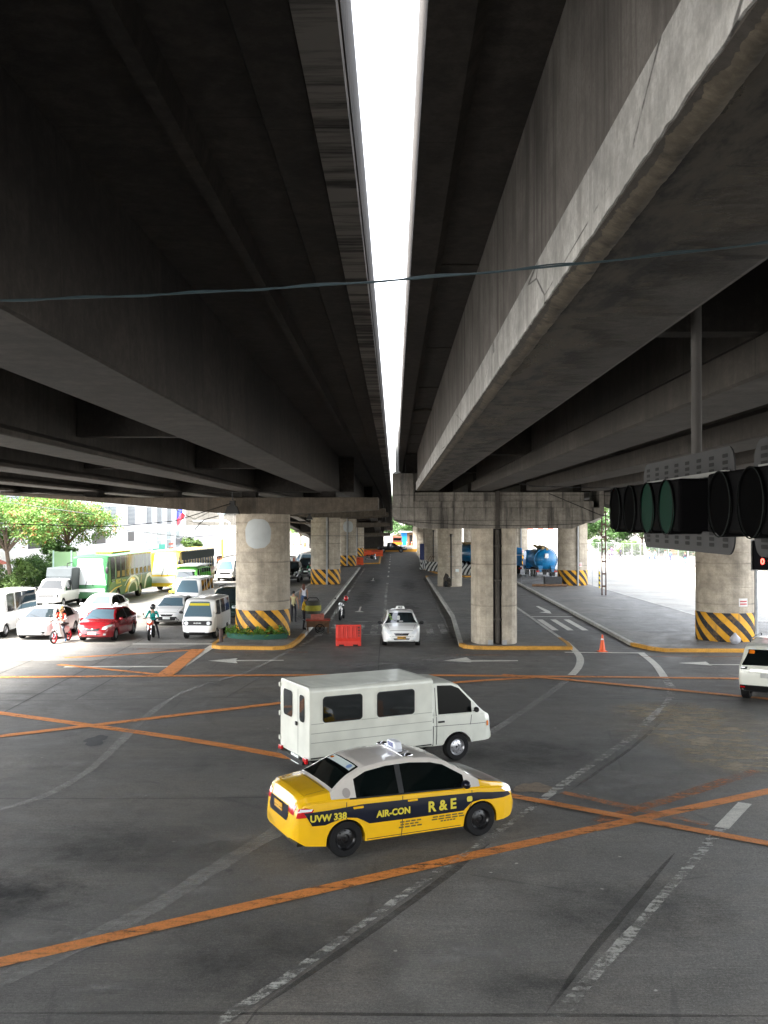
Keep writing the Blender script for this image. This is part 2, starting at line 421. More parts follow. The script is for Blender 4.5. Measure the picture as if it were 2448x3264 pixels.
def rr(cx, cy, w, h, r, n=4):
    p = []
    for sx, sy, a0 in ((1, 1, 0), (-1, 1, 90), (-1, -1, 180), (1, -1, 270)):
        for k in range(n+1):
            a = R(a0+90*k/n); p.append((cx+sx*(w/2-r)+r*math.cos(a), cy+sy*(h/2-r)+r*math.sin(a)))
    return p
def text2d(body, size, bold=.0, sx=1.0):
    cu = bpy.data.curves.new('t', 'FONT'); cu.body = body; cu.size = size; cu.align_x = 'CENTER'; cu.align_y = 'CENTER'
    cu.offset = bold; cu.resolution_u = 3
    o = bpy.data.objects.new('t', cu); COL.objects.link(o)
    bpy.context.view_layer.update()
    me = bpy.data.meshes.new_from_object(o.evaluated_get(bpy.context.evaluated_depsgraph_get()))
    vs = [(v.co.x*sx, v.co.y) for v in me.vertices]; fs = [tuple(p.vertices) for p in me.polygons]
    bpy.data.objects.remove(o); bpy.data.curves.remove(cu); bpy.data.meshes.remove(me)
    return vs, fs
def sign_text(name, body, size, origin, ux, uy, mat, parent, bold=.004, sx=1.0, off=.006):
    """flat lettering standing a few mm proud of a surface"""
    vs, fs = text2d(body, size, bold, sx); ux, uy = Vector(ux), Vector(uy); nrm = ux.cross(uy).normalized()*off
    return MB().add([Vector(origin)+ux*a+uy*b+nrm for a, b in vs], fs).build(name, mat, parent)
def poly_faces(poly, step):
    bm = bmesh.new(); vs = [bm.verts.new((a, b, 0)) for a, b in poly]; bm.faces.new(vs)
    xs = [p[0] for p in poly]; ys = [p[1] for p in poly]
    for lo, hi, no in ((min(xs), max(xs), (1, 0, 0)), (min(ys), max(ys), (0, 1, 0))):
        k = lo+step
        while k < hi-step*.2:
            bmesh.ops.bisect_plane(bm, geom=bm.verts[:]+bm.edges[:]+bm.faces[:], plane_co=(k*no[0], k*no[1], 0), plane_no=no); k += step
    bmesh.ops.triangulate(bm, faces=bm.faces)
    bm.verts.index_update()
    r = [(v.co.x, v.co.y) for v in bm.verts], [tuple(v.index for v in f.verts) for f in bm.faces]
    bm.free(); return r
class Skin3:
    """lays lettering, lamps, seams and stripes on a body surface"""
    def __init__(s, obs):
        vs = []; fs = []
        for o in obs:
            n = len(vs); vs += [v.co.copy() for v in o.data.vertices]; fs += [[n+i for i in p.vertices] for p in o.data.polygons]
        s.t = BVHTree.FromPolygons(vs, fs)
    def hit(s, side, a, b, off):
        if side in 'LR':
            sg = 1 if side == 'L' else -1; o = Vector((a, sg*4, b)); d = Vector((0, -sg, 0))
        elif side in 'FB':
            sg = 1 if side == 'F' else -1; o = Vector((sg*12, a, b)); d = Vector((-sg, 0, 0))
        else: o = Vector((a, b, 6)); d = Vector((0, 0, -1))
        h, nr, i, dd = s.t.ray_cast(o, d)
        if h is None: 
            q = o+d*(2.5 if side in 'LR' else 9.5 if side in 'FB' else 5)
            h, nr, i, dd = s.t.find_nearest(q)
        return h-d*off
    def patch(s, name, side, poly, mat, parent, off=.006, step=.08):
        vs, fs = poly_faces(poly, step)
        return MB().add([s.hit(side, a, b, off) for a, b in vs], fs, 0, True).build(name, mat, parent)
    def text(s, name, side, body, size, a, b, mat, parent, bold=.003, sx=1., rot=0, off=.012, flip=False):
        vs, fs = text2d(body, size, bold, sx)
        c, q = math.cos(rot), math.sin(rot)
        fx = -1 if side in 'L' else 1
        if side == 'F': fx = 1
        if side == 'B': fx = -1
        if flip: fx = -fx
        return MB().add([s.hit(side, a+fx*(u*c-v*q), b+u*q+v*c, off) for u, v in vs], fs, 0, True).build(name, mat, parent)
def strip(p, q, wd):
    """2D strip polygon between points"""
    d = Vector((q[0]-p[0], q[1]-p[1])).normalized()*wd/2; n = (-d.y, d.x)
    return [(p[0]+n[0], p[1]+n[1]), (p[0]-n[0], p[1]-n[1]), (q[0]-n[0], q[1]-n[1]), (q[0]+n[0], q[1]+n[1])]
# ================================================================ ground, roads, islands
def sheet(name, poly, z, mat, kind='structure', group=None):
    o = MB().add([(p[0], p[1], z) for p in poly], [tuple(range(len(poly)))]).build(name, mat)
    return tag(o, kind=kind, group=group)
sheet('ground', [(-1500, -200), (1500, -200), (1500, 2500), (-1500, 2500)], -.03, M_ground)
sheet('road', [(-26, -60), (60, -60), (60, 70), (37.3, 117), (31, 148), (31, 260), (-26, 260)], 0, M_road)
M_sunroad = road_mat('sunlit_road_concrete', (.34, .33, .30), 1, 7)  # paler copy of the road: open daylight put into its colour
M_halfsunroad = road_mat('worn_pale_concrete', (.24, .23, .21), 1, 8)  # milder pale copy, daylight on the left street painted in
sheet('road_slab_or_sunlit_sheet', [(17.2, 46.5), (60, 46.5), (60, 70), (37.3, 117), (31, 148), (31, 260), (16.6, 260), (17.0, 76), (17.5, 55)], .0035, M_sunroad)
sheet('road_slab_or_sunlit_sheet', [(-26, 38.5), (-12, 38.5), (-8.4, 44), (-8.2, 48), (-7.6, 80), (-7.4, 116), (-10, 260), (-26, 260)], .0035, M_halfsunroad)
# lighter slab right of the long lane seam, and a darker middle slab
a = [G(735, 3262), G(1224, 2912), G(1560, 2690), G(2448, 2530)]
sheet('road_slab_or_sunlit_sheet', [a[0], a[1], a[2], a[3], (9, 12), (9, 6), (-1.5, 6)], .003, M_slab)

M_tarf = paint_mat('faint_dark_seam', (.05, .047, .042), lo=.50, hi=.68, cov=.5)
def strip_obj(name, pts, wd, mat, z=.008, group='painted lines on the road', wd2=None):
    """a painted line of real width laid along ground points"""
    pts = [Vector((p[0], p[1])) for p in pts]
    rn = random.Random(int(abs(pts[0].x*131+pts[-1].y*17))); worn = mat.name.startswith(('worn', 'faint', 'dark'))
    q = []; m = len(pts)-1
    for i in range(m):
        p0, p1, p2, p3 = pts[max(i-1, 0)], pts[i], pts[i+1], pts[min(i+2, m)]
        n = max(1, int((p2-p1).length/(.3 if worn else .6)))
        for k in range(n):
            t = k/n
            q.append(.5*((2*p1)+(p2-p0)*t+(2*p0-5*p1+4*p2-p3)*t*t+(3*p1-3*p2+p3-p0)*t**3))
    q.append(pts[-1])
    vs = []; ja = jb = 0; amp = .10 if worn else .02
    for i, p in enumerate(q):
        d = (q[min(i+1, len(q)-1)]-q[max(i-1, 0)]).normalized(); n = Vector((-d.y, d.x))
        ww = wd if wd2 is None else wd+(wd2-wd)*i/(len(q)-1)
        ja = ja*.75+rn.uniform(-1, 1)*amp; jb = jb*.75+rn.uniform(-1, 1)*amp
        e = min(1, i*.15+.1, (len(q)-1-i)*.15+.1) if 'dark' in mat.name else 1
        vs += [(*(p+n*ww*(.5+ja)*e), z), (*(p-n*ww*(.5+jb)*e), z)]
    o = MB().add(vs, [(2*i, 2*i+1, 2*i+3, 2*i+2) for i in range(len(q)-1)]).build(name, mat)
    return tag(o, kind='structure', group=group)
def P(*xy): return [G(a, b) for a, b in xy]
OR = 'orange junction box lines'
strip_obj('orange_line', P((-160, 3104), (1224, 2790), (1850, 2651)), .29, M_orange, .008, OR)
strip_obj('orange_line', P((1850, 2651), (2500, 2512)), .29, M_orange, .008, OR)
strip_obj('orange_line', P((1900, 2620), (2412, 2458)), .28, M_orange_w, .012, OR)
strip_obj('orange_line', P((1500, 2512), (1640, 2540), (2500, 2700)), .26, M_orange, .016, OR)
strip_obj('orange_line', P((1792, 2528), (2257, 2632)), .22, M_orange_w, .020, OR)
strip_obj('orange_line', P((-80, 2262), (560, 2352), (980, 2425)), .34, M_orange, .008, OR)
strip_obj('orange_line', P((-80, 2357), (898, 2241), (1400, 2181), (1700, 2160)), .32, M_orange, .012, OR)
strip_obj('orange_line', P((-80, 2160), (1000, 2153), (1660, 2156), (2500, 2166)), .34, M_orange, .016, OR)
strip_obj('orange_line', P((1600, 2152), (1800, 2167), (2500, 2234)), .34, M_orange, .020, OR)
strip_obj('orange_line', P((632, 2071), (524, 2154)), .62, M_orange, .024, OR)
strip_obj('orange_line', P((205, 2097), (400, 2087), (610, 2073)), .3, M_orange, .012, OR)
strip_obj('orange_line', P((187, 2119), (512, 2151)), .3, M_orange, .012, OR)
strip_obj('orange_line', P((422, 2069), (639, 2071)), .3, M_orange_w, .016, OR)
strip_obj('orange_line', P((1420, 2089), (1830, 2089)), .12, M_orange_w, .016, OR)
strip_obj('orange_line', P((690, 2080), (980, 2080)), .12, M_orange_w, .016, OR)
strip_obj('orange_line', P((2030, 2094), (2400, 2094)), .12, M_orange_w, .016, OR)
WG = 'white lane lines'
strip_obj('white_line', P((681, 2057), (545, 2149)), .32, M_wpaint, .008, WG)
strip_obj('white_line', P((205, 2126), (536, 2125)), .28, M_wpaint, .008, WG)
strip_obj('stop_line', P((422, 2053), (676, 2053)), .3, M_wpaint, .008, WG)
strip_obj('stop_line', P((1800, 2080), (2056, 2082)), .26, M_wpaint, .012, WG)
strip_obj('white_line', P((660, 3300), (760, 3222), (960, 3085), (1224, 2897), (1500, 2710), (1718, 2561)), .15, M_wworn, .009, WG)
strip_obj('white_line', P((1718, 2561), (1792, 2502), (2006, 2355), (2100, 2262), (2135, 2226)), .18, M_wworn, .009, WG)
strip_obj('white_line', P((2135, 2226), (2137, 2190), (2117, 2159)), .26, M_wworn, .009, WG)
strip_obj('white_line', P((2117, 2159), (2105, 2140), (2083, 2113), (2042, 2081)), .28, M_wpaint, .009, WG)
strip_obj('white_line', P((1770, 3262), (1900, 3100), (2130, 2838), (2300, 2640)), .16, M_wworn, .009, WG)
strip_obj('white_line', P((2300, 2640), (2375, 2561)), .25, M_wpaint, .009, WG)
strip_obj('white_line', P((1800, 2044), (1838, 2080), (1850, 2104), (1842, 2130), (1822, 2152)), .28, M_wpaint, .009, WG)
strip_obj('white_line', P((1822, 2152), (1790, 2180), (1560, 2340)), .22, M_wfaint, .009, WG)
strip_obj('white_line', P((922, 2075), (796, 2138), (548, 2226), (250, 2480), (-60, 2600)), .2, M_wfaint, .010, WG)
strip_obj('white_line', P((-60, 3150), (420, 2930), (700, 2760), (905, 2640)), .4, M_wfaint, .0065, WG)
strip_obj('white_line', P((1020, 2018), (975, 2050), (922, 2075)), .22, M_wworn, .012, WG)
strip_obj('dark_seam', P((760, 3300), (820, 3220), (1040, 3070), (1290, 2890), (1560, 2690)), .13, M_tarf, .006, 'dark seams in the road')
strip_obj('dark_seam', P((1740, 3230), (1930, 2980), (2150, 2720)), .12, M_tarf, .006, 'dark seams in the road')
strip_obj('dark_seam', P((1820, 2520), (2040, 2362), (2160, 2240)), .09, M_tar, .006, 'dark seams in the road')
def joint(pts, wd=.03): strip_obj('road_joint', pts, wd, M_seam, .005, 'joints between road slabs')
joint(P((-50, 2233), (240, 2231), (900, 2222), (1600, 2222), (2500, 2236)))
joint(P((-50, 2546), (620, 2545), (900, 2540)), .02)
strip_obj('road_joint', P((-50, 3231), (500, 3229), (1300, 3236), (2500, 3240)), .07, M_tarf, .005, 'joints between road slabs')
joint(P((242, 2230), (420, 2130), (560, 2070)), .025)
joint(P((720, 2224), (830, 2160)), .02)
joint(P((1205, 2222), (1209, 2080), (1222, 1990)), .02)
for dx in (-14, -11.2): joint([Vector((dx, 26)), Vector((dx-.6, 46))], .03)
joint([Vector((-22, 38.6)), Vector((-12, 38.4))], .03); joint([Vector((-22, 31)), Vector((-10.5, 31.2))], .03)
joint([Vector((-4.2, 62)), Vector((3.1, 62))], .04); joint([Vector((-4.2, 76)), Vector((3.1, 76))], .04)
# arrows, lane lines, crossing
def arrow(poly, z=.012): sheet('road_arrow', [G(*p) for p in poly], z, M_wpaint, group='arrows painted on the road')
arrow([(663, 2107), (758, 2099), (752, 2105), (904, 2104), (904, 2107), (752, 2108), (758, 2115)])
arrow([(1411, 2107), (1487, 2096), (1502, 2105), (1651, 2105), (1651, 2108), (1502, 2110), (1502, 2112)])
arrow([(2162, 2114), (2250, 2110), (2262, 2118), (2380, 2119), (2380, 2121), (2262, 2120), (2272, 2123)])
arrow([(1129, 1951), (1161, 1951), (1148, 1947), (1153, 1934), (1147, 1934), (1143, 1947)], .008)
arrow([(1180, 1852), (1196, 1852), (1190, 1850), (1192, 1843), (1189, 1843), (1187, 1850)], .008)
arrow([(1718, 1952), (1758, 1956), (1752, 1948), (1716, 1932), (1708, 1933), (1738, 1950)], .008)
strip_obj('white_line', [(-.6, 53), (-.62, 89)], .16, M_wworn, .008, WG)
for k in range(8): strip_obj('white_line', [(-.62, 97+9*k), (-.62, 99.5+9*k)], .16, M_wpaint, .008, WG)
strip_obj('white_line', [(-3.6, 47), (-3.55, 60), (-3.5, 116)], .18, M_wworn, .008, WG)
strip_obj('white_line', [(2.75, 46), (2.85, 95)], .14, M_wfaint, .008, WG)
strip_obj('stop_line', [(-3.6, 53.6), (2.7, 53.6)], .22, M_wworn, .012, WG)
strip_obj('stop_line', [(-3.6, 47.4), (2.7, 47.4)], .22, M_wworn, .012, WG)
for k in range(9):
    x = -3.3+k*.7; sheet('crossing_bar', [(x, 48), (x+.35, 48), (x+.35, 52.4), (x, 52.4)], .0085, M_wworn, group='worn crossing bars')
for k, x in enumerate((8.0, 8.75, 9.5)):
    sheet('crossing_bar', [(x, 49.5), (x+.32, 49.5), (x+.32, 55), (x, 55)], .0085, M_wpaint, group='worn crossing bars')
strip_obj('stop_line', [(7.9, 56.6), (10.3, 56.6)], .25, M_wpaint, .012, WG)
strip_obj('white_line', [(7.75, 66), (7.75, 44.5)], .3, M_wpaint, .010, WG)
strip_obj('white_line', [(16.9, 42), (16.7, 80), (16.4, 130)], .16, M_wpaint, .008, WG)
# stains, and one painted vehicle shadow
def blob(cx, cy, w, h, mat, seed, z=.007, n=28, name='road_stain_or_shadow', soft=None):
    if soft:
        mat = soft_stain_or_shadow('stain_shadow_%d' % seed, soft[0], soft[1], (w, h), *(soft[2:] if len(soft) > 2 else ()))
        o = MB().add([(-w*1.4, -h*1.4, 0), (w*1.4, -h*1.4, 0), (w*1.4, h*1.4, 0), (-w*1.4, h*1.4, 0)], [(0, 1, 2, 3)]).build(name, mat, loc=(cx, cy, z))
        return tag(o, kind='structure', group='stains on the road')
    rnd = random.Random(seed); ph = [rnd.uniform(0, 6.28) for _ in range(4)]
    pts = []
    for k in range(n):
        a = 2*math.pi*k/n; r = 1+.18*math.sin(2*a+ph[0])+.14*math.sin(3*a+ph[1])+.1*math.sin(5*a+ph[2])+.07*math.sin(8*a+ph[3])
        pts.append((cx+w*r*math.cos(a), cy+h*r*math.sin(a)))
    return sheet(name, pts, z, mat, group='stains on the road')
M_mudp = paint_mat('mud_patch', (.26, .2, .14), lo=.62, hi=.7)
M_oilp = paint_mat('dark_patch', (.04, .042, .045), lo=.62, hi=.72)
M_pale = paint_mat('pale_scuff', (.36, .35, .33), lo=.42, hi=.56, cov=.7)
c = G(1703, 2512); blob(c.x, c.y, .36, .42, M_mudp, 3)
c = G(305, 2361); blob(c.x, c.y, .28, .55, M_oilp, 5)
for i, (px, py, ww, hh) in enumerate([(2250, 2340, 2.3, 3.0), (2190, 2275, 1.8, 1.8), (2350, 2420, 1.5, 1.6), (2080, 2265, 1.3, 1.3)]):
    c = G(px, py); blob(c.x, c.y, ww, hh, None, 10+i, .0062+.0003*i, soft=((.42, .35, .24), .8, .42, .60, (.8, 1.5, 1)))
for i, (px, py, ww, hh) in enumerate([(300, 3155, .3, .12), (225, 2635, .22, .07), (700, 2680, .9, .5), (540, 2850, 1.0, .5), (1150, 2300, 1, .6), (160, 2440, .9, .4), (420, 2540, .7, .3), (2040, 2500, 1.2, 1.2), (1500, 3050, .9, .5), (60, 3000, .8, .5)]):
    c = G(px, py); blob(c.x, c.y, ww, hh, None, 30+i, soft=((.34, .33, .31), .55 if i != 0 else .95, .35, .62))
for i, (px, py, ww, hh) in enumerate([(-30, 2860, 1.3, 1.1), (1250, 2330, 3.0, 2.0), (900, 3050, 1.6, 1.2), (2000, 2900, 1.5, 1.2), (420, 2700, 1.8, 1.2), (1650, 2400, 2.0, 1.6), (1230, 2130, 2.0, 2.0), (1700, 3150, .9, .5)]):  # first one paints the soft shadow of a vehicle out of view; others are stains
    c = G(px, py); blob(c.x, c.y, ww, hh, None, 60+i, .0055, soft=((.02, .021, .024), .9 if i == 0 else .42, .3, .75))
for i, (x, y, ww, hh) in enumerate([(1.6, 46.5, 1.3, 2.2), (2.4, 39, 1.8, 1.4), (-.5, 37.5, 2.0, .9)]):
    blob(x, y, ww, hh, None, 80+i, soft=((.34, .33, .31), .5, .35, .62))
for i, (y0, x) in enumerate(((70, -2.2), (60, 1.0), (90, -2.0), (85, 1.2))): blob(x, y0, .8, 9, None, 90+i, soft=((.03, .03, .032), .5, .3, .7))

def island(name, poly, yel, label, h=.15, kw=.2, mat=M_pave):
    """raised traffic island: kerb stones round a concrete top; yel(x,y) tells where the kerb is yellow"""
    n = len(poly); P2 = [Vector(p) for p in poly]
    area = sum(P2[i].x*P2[(i+1) % n].y-P2[(i+1) % n].x*P2[i].y for i in range(n))
    if area < 0: P2.reverse()
    # subdivide
    Q = []
    for i in range(n):
        a, b = P2[i], P2[(i+1) % n]; k = max(1, int((b-a).length/2.0))
        Q += [a.lerp(b, j/k) for j in range(k)]
    m = len(Q); inn = []
    for i in range(m):
        d1 = (Q[i]-Q[i-1]).normalized(); d2 = (Q[(i+1) % m]-Q[i]).normalized()
        n1 = Vector((-d1.y, d1.x)); n2 = Vector((-d2.y, d2.x)); nn = (n1+n2).normalized()
        inn.append(Q[i]+nn*kw/max(.5, nn.dot(n1)))
    root = empty(name, (P2[0].x, P2[0].y, 0)); tag(root, kind='structure')
    mb = MB(); o = root.location
    for i in range(m):
        j = (i+1) % m; mid = (Q[i]+Q[j])/2; mi = 1 if yel(mid.x, mid.y) else 0
        vs = [(Q[i].x-o.x, Q[i].y-o.y, 0), (Q[j].x-o.x, Q[j].y-o.y, 0), (Q[j].x-o.x, Q[j].y-o.y, h), (Q[i].x-o.x, Q[i].y-o.y, h),
              (inn[j].x-o.x, inn[j].y-o.y, h), (inn[i].x-o.x, inn[i].y-o.y, h), (inn[j].x-o.x, inn[j].y-o.y, 0), (inn[i].x-o.x, inn[i].y-o.y, 0)]
        mb.add(vs, [(0, 1, 2, 3), (3, 2, 4, 5), (5, 4, 6, 7)], mi)
    mb.build('kerb', [M_kerb, M_kyel], root, bevel=.02)
    MB().add([(p.x-o.x, p.y-o.y, h-.012) for p in inn], [tuple(range(m))]).build('paving', mat, root)
    return root
island('traffic_island', [(-8.05, 43.0), (-7.95, 42.4), (-7.5, 42.0), (-5.2, 41.8), (-4.7, 42.0), (-4.45, 42.6), (-4.3, 44.5), (-4.1, 60), (-4.0, 115), (-7.2, 115), (-7.4, 80), (-8.0, 50)],
       lambda x, y: y < 46.5, 'x')
island('traffic_island', [(2.85, 43.2), (3.0, 42.5), (3.4, 42.15), (4.0, 42.0), (7.65, 42.0), (7.75, 43.2), (7.75, 66), (7.6, 90), (5.5, 97), (3.1, 97), (3.1, 92), (3.25, 56)],
       lambda x, y: y < 43.0 or y > 94 or (x > 7 and y < 45), 'x')
island('traffic_island', [(10.45, 43.4), (10.9, 42.0), (11.4, 41.3), (26, 41.0), (26, 47), (17.4, 55), (16.9, 76), (16.5, 150), (10.8, 150), (10.85, 87)],
       lambda x, y: y < 43.5, 'x')
island('traffic_island', [(3.4, 112), (4.4, 103), (7.0, 96.5), (8.0, 97), (8.6, 110), (9.5, 190), (4.2, 190), (3.6, 140), (3.2, 118)],
       lambda x, y: y < 113, 'x')
island('traffic_island', [(-8.6, 128), (-4.5, 126.5), (-1.9, 127.5), (-2.1, 158), (-8.6, 158)], lambda x, y: y < 130 or x > -2.6, 'x')
island('traffic_island', [(-10, 178.5), (13, 178.5), (13, 180), (-10, 180)], lambda x, y: True, 'x', h=.5)
# pavements at the sides of the street
tag(MB().prism([(-26, -60), (-26, 260), (-60, 260), (-60, -60)], lambda a, b: (a, b, -.02), lambda a, b: (a, b, .15)).build('pavement', M_pave), kind='structure')
tag(MB().prism([(60.5, 68), (37.3, 117), (30.8, 148), (30.8, 260), (120, 260), (120, 68)], lambda a, b: (a, b, -.02), lambda a, b: (a, b, .15)).build('pavement', M_pave), kind='structure')

# ================================================================ flyovers
def gird(x0, w=.95, zb=6.84, ft=.36, zt=8.55, cham=.05):
    c = x0+w/2
    return [(x0, zb+.02), (x0+cham, zb), (x0+w-cham, zb), (x0+w, zb+.02), (x0+w, zb+ft), (c+.24, zb+ft+.14), (c+.24, zt), (c-.24, zt), (c-.24, zb+ft+.14), (x0, zb+ft)]
def mat_streak_x(name, base, dark):
    k = NT(name)
    s = k.noise(1, k.map(scale=(.5, 5.5, 1)), det=7, rough=.7); g = k.noise(1, k.map(scale=(.3, 1.1, 1)), det=3)
    c = k.mix(k.ramp(k.math('ADD', k.math('MULTIPLY', s, .7), k.math('MULTIPLY', g, .4)), .5, .62), base, dark)
    return k.done(c, .9, s, .3)
M_edge = mat_streak_x('water_stained_edge', (.24, .22, .20), (.04, .036, .032))
FLAT = [(-45, 0, 0), (60, 0, 0), (115, 0, 0)]
RAMP = FLAT+[(115+8*k, 0, -3.9*(k/10)**1.35) for k in range(1, 13)]
LONG = [(-45, 0, 0), (230, 0, 0)]
LB = [-3.61, -7.33, -11.0, -14.7, -18.55]
fl = empty('flyover', (0, 0, 0), 0, 'wide dark concrete flyover deck over the left half of the junction', 'flyover')
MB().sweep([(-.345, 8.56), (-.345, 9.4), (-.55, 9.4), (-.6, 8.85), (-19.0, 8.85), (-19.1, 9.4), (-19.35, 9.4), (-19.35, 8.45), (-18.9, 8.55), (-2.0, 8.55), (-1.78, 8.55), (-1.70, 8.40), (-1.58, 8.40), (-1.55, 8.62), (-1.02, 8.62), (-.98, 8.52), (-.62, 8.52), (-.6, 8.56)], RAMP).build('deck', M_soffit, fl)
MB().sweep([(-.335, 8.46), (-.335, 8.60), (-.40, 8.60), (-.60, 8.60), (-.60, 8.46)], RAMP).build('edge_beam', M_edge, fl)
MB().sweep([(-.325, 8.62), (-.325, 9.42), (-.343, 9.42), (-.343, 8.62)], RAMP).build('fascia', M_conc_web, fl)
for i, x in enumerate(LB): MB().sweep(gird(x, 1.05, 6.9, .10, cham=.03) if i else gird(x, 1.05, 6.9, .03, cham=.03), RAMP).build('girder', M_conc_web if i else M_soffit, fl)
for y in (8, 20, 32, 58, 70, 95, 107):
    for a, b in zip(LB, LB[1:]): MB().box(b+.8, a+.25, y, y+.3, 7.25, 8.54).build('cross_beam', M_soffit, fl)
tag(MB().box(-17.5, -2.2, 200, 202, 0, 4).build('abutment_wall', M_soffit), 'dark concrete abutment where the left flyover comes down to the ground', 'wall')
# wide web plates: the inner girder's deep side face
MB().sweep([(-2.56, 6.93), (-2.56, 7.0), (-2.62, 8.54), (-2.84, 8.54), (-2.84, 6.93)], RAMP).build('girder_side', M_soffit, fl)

f2 = empty('flyover', (0, 0, 0), 0, 'concrete flyover right of the sky gap, its outer girder edge painted pale grey', 'flyover')
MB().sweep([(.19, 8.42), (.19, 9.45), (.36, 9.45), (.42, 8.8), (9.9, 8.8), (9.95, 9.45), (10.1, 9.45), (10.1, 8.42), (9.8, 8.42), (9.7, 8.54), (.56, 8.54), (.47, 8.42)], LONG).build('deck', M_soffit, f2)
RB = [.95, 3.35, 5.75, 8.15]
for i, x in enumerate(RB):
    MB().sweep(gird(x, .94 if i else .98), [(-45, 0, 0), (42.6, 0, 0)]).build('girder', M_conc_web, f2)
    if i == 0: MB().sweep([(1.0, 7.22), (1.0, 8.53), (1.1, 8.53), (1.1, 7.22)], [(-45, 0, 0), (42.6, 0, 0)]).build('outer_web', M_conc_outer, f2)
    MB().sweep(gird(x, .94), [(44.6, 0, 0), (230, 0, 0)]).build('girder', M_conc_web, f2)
# painted face and rough chamfer of the outer girder
def wavy_edge(name, x, z0, z1, mat, parent, y0=-10, y1=42.6, amp=.012):
    rnd = random.Random(4); vs = []; n = 700
    for i in range(n+1):
        y = y0+(y1-y0)*i/n; j = amp*(rnd.random()-.5)
        vs += [(x, y, z0+j), (x, y, z1), (x+.04, y, z1+.004), (x+.06, y, z0+j-.002)]
    fs = []
    for i in range(n): 
        for k in range(4): fs.append((i*4+k, i*4+(k+1) % 4, (i+1)*4+(k+1) % 4, (i+1)*4+k))
    fs += [(3, 2, 1, 0), (n*4, n*4+1, n*4+2, n*4+3)]
    return MB().add(vs, fs).build(name, mat, parent)
wavy_edge('painted_edge', .94, 6.87, 7.21, M_paint_g, f2)
rnd = random.Random(8); mb = MB(); vs = []; n = 2600; w1 = w2 = 0
for i in range(n+1):
    y = -10+52.6*i/n; w1 = w1*.93+rnd.uniform(-1, 1)*.0010; w2 = w2*.94+rnd.uniform(-1, 1)*.0022; j = rnd.random()*.003
    vs += [(.951, y, 6.876+abs(w1)*.6), (.953+j*.5, y, 6.862+w1), (.985+j, y, 6.846-j+w1*.5), (1.03+w2, y, 6.828-j), (1.06+w2*1.5, y, 6.830), (1.1, y, 6.86)]
mb.add(vs, [(i*6+k, i*6+(k+1) % 6, (i+1)*6+(k+1) % 6, (i+1)*6+k) for i in range(n) for k in range(6)], 0, True)
mb.build('broken_edge', M_flange, f2)
# grime spreading in from the broken edge over the girder's bottom face
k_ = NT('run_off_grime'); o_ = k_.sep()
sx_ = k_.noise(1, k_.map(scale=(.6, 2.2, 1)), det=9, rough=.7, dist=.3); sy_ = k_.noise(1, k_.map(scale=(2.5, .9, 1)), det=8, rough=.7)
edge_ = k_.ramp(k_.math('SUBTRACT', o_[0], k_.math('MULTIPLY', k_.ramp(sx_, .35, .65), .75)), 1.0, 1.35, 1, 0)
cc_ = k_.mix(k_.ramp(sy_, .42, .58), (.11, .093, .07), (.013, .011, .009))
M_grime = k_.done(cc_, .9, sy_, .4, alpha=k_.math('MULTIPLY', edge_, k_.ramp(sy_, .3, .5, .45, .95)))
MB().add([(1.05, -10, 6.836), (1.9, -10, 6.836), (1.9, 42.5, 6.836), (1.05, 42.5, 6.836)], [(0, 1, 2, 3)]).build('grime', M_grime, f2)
for y in (9, 25.5, 60, 78):
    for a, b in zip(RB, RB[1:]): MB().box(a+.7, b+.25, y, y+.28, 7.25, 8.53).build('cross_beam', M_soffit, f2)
for y in (5, 11.5, 17, 22, 26, 30, 34, 38): MB().tube([(.45, y, 8.45), (.8, y+.05, 8.5), (1.14, y+.2, 8.5), (1.17, y+.25, 8.3)] if y == 26 else [(.5, y, 8.53), (1.15, y, 8.53)], .035 if y == 26 else .012, 6).build('drain_pipe', M_conc_web, f2)

f3 = empty('flyover', (0, 0, 0), 0, 'third concrete flyover at the far right above the striped columns', 'flyover')
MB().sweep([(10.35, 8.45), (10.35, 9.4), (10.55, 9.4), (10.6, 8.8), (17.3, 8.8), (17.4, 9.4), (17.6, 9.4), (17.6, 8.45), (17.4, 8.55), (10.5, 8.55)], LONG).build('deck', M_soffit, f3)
for x in (10.9, 13.0, 14.9, 16.4): MB().sweep(gird(x), LONG).build('girder', M_soffit, f3)

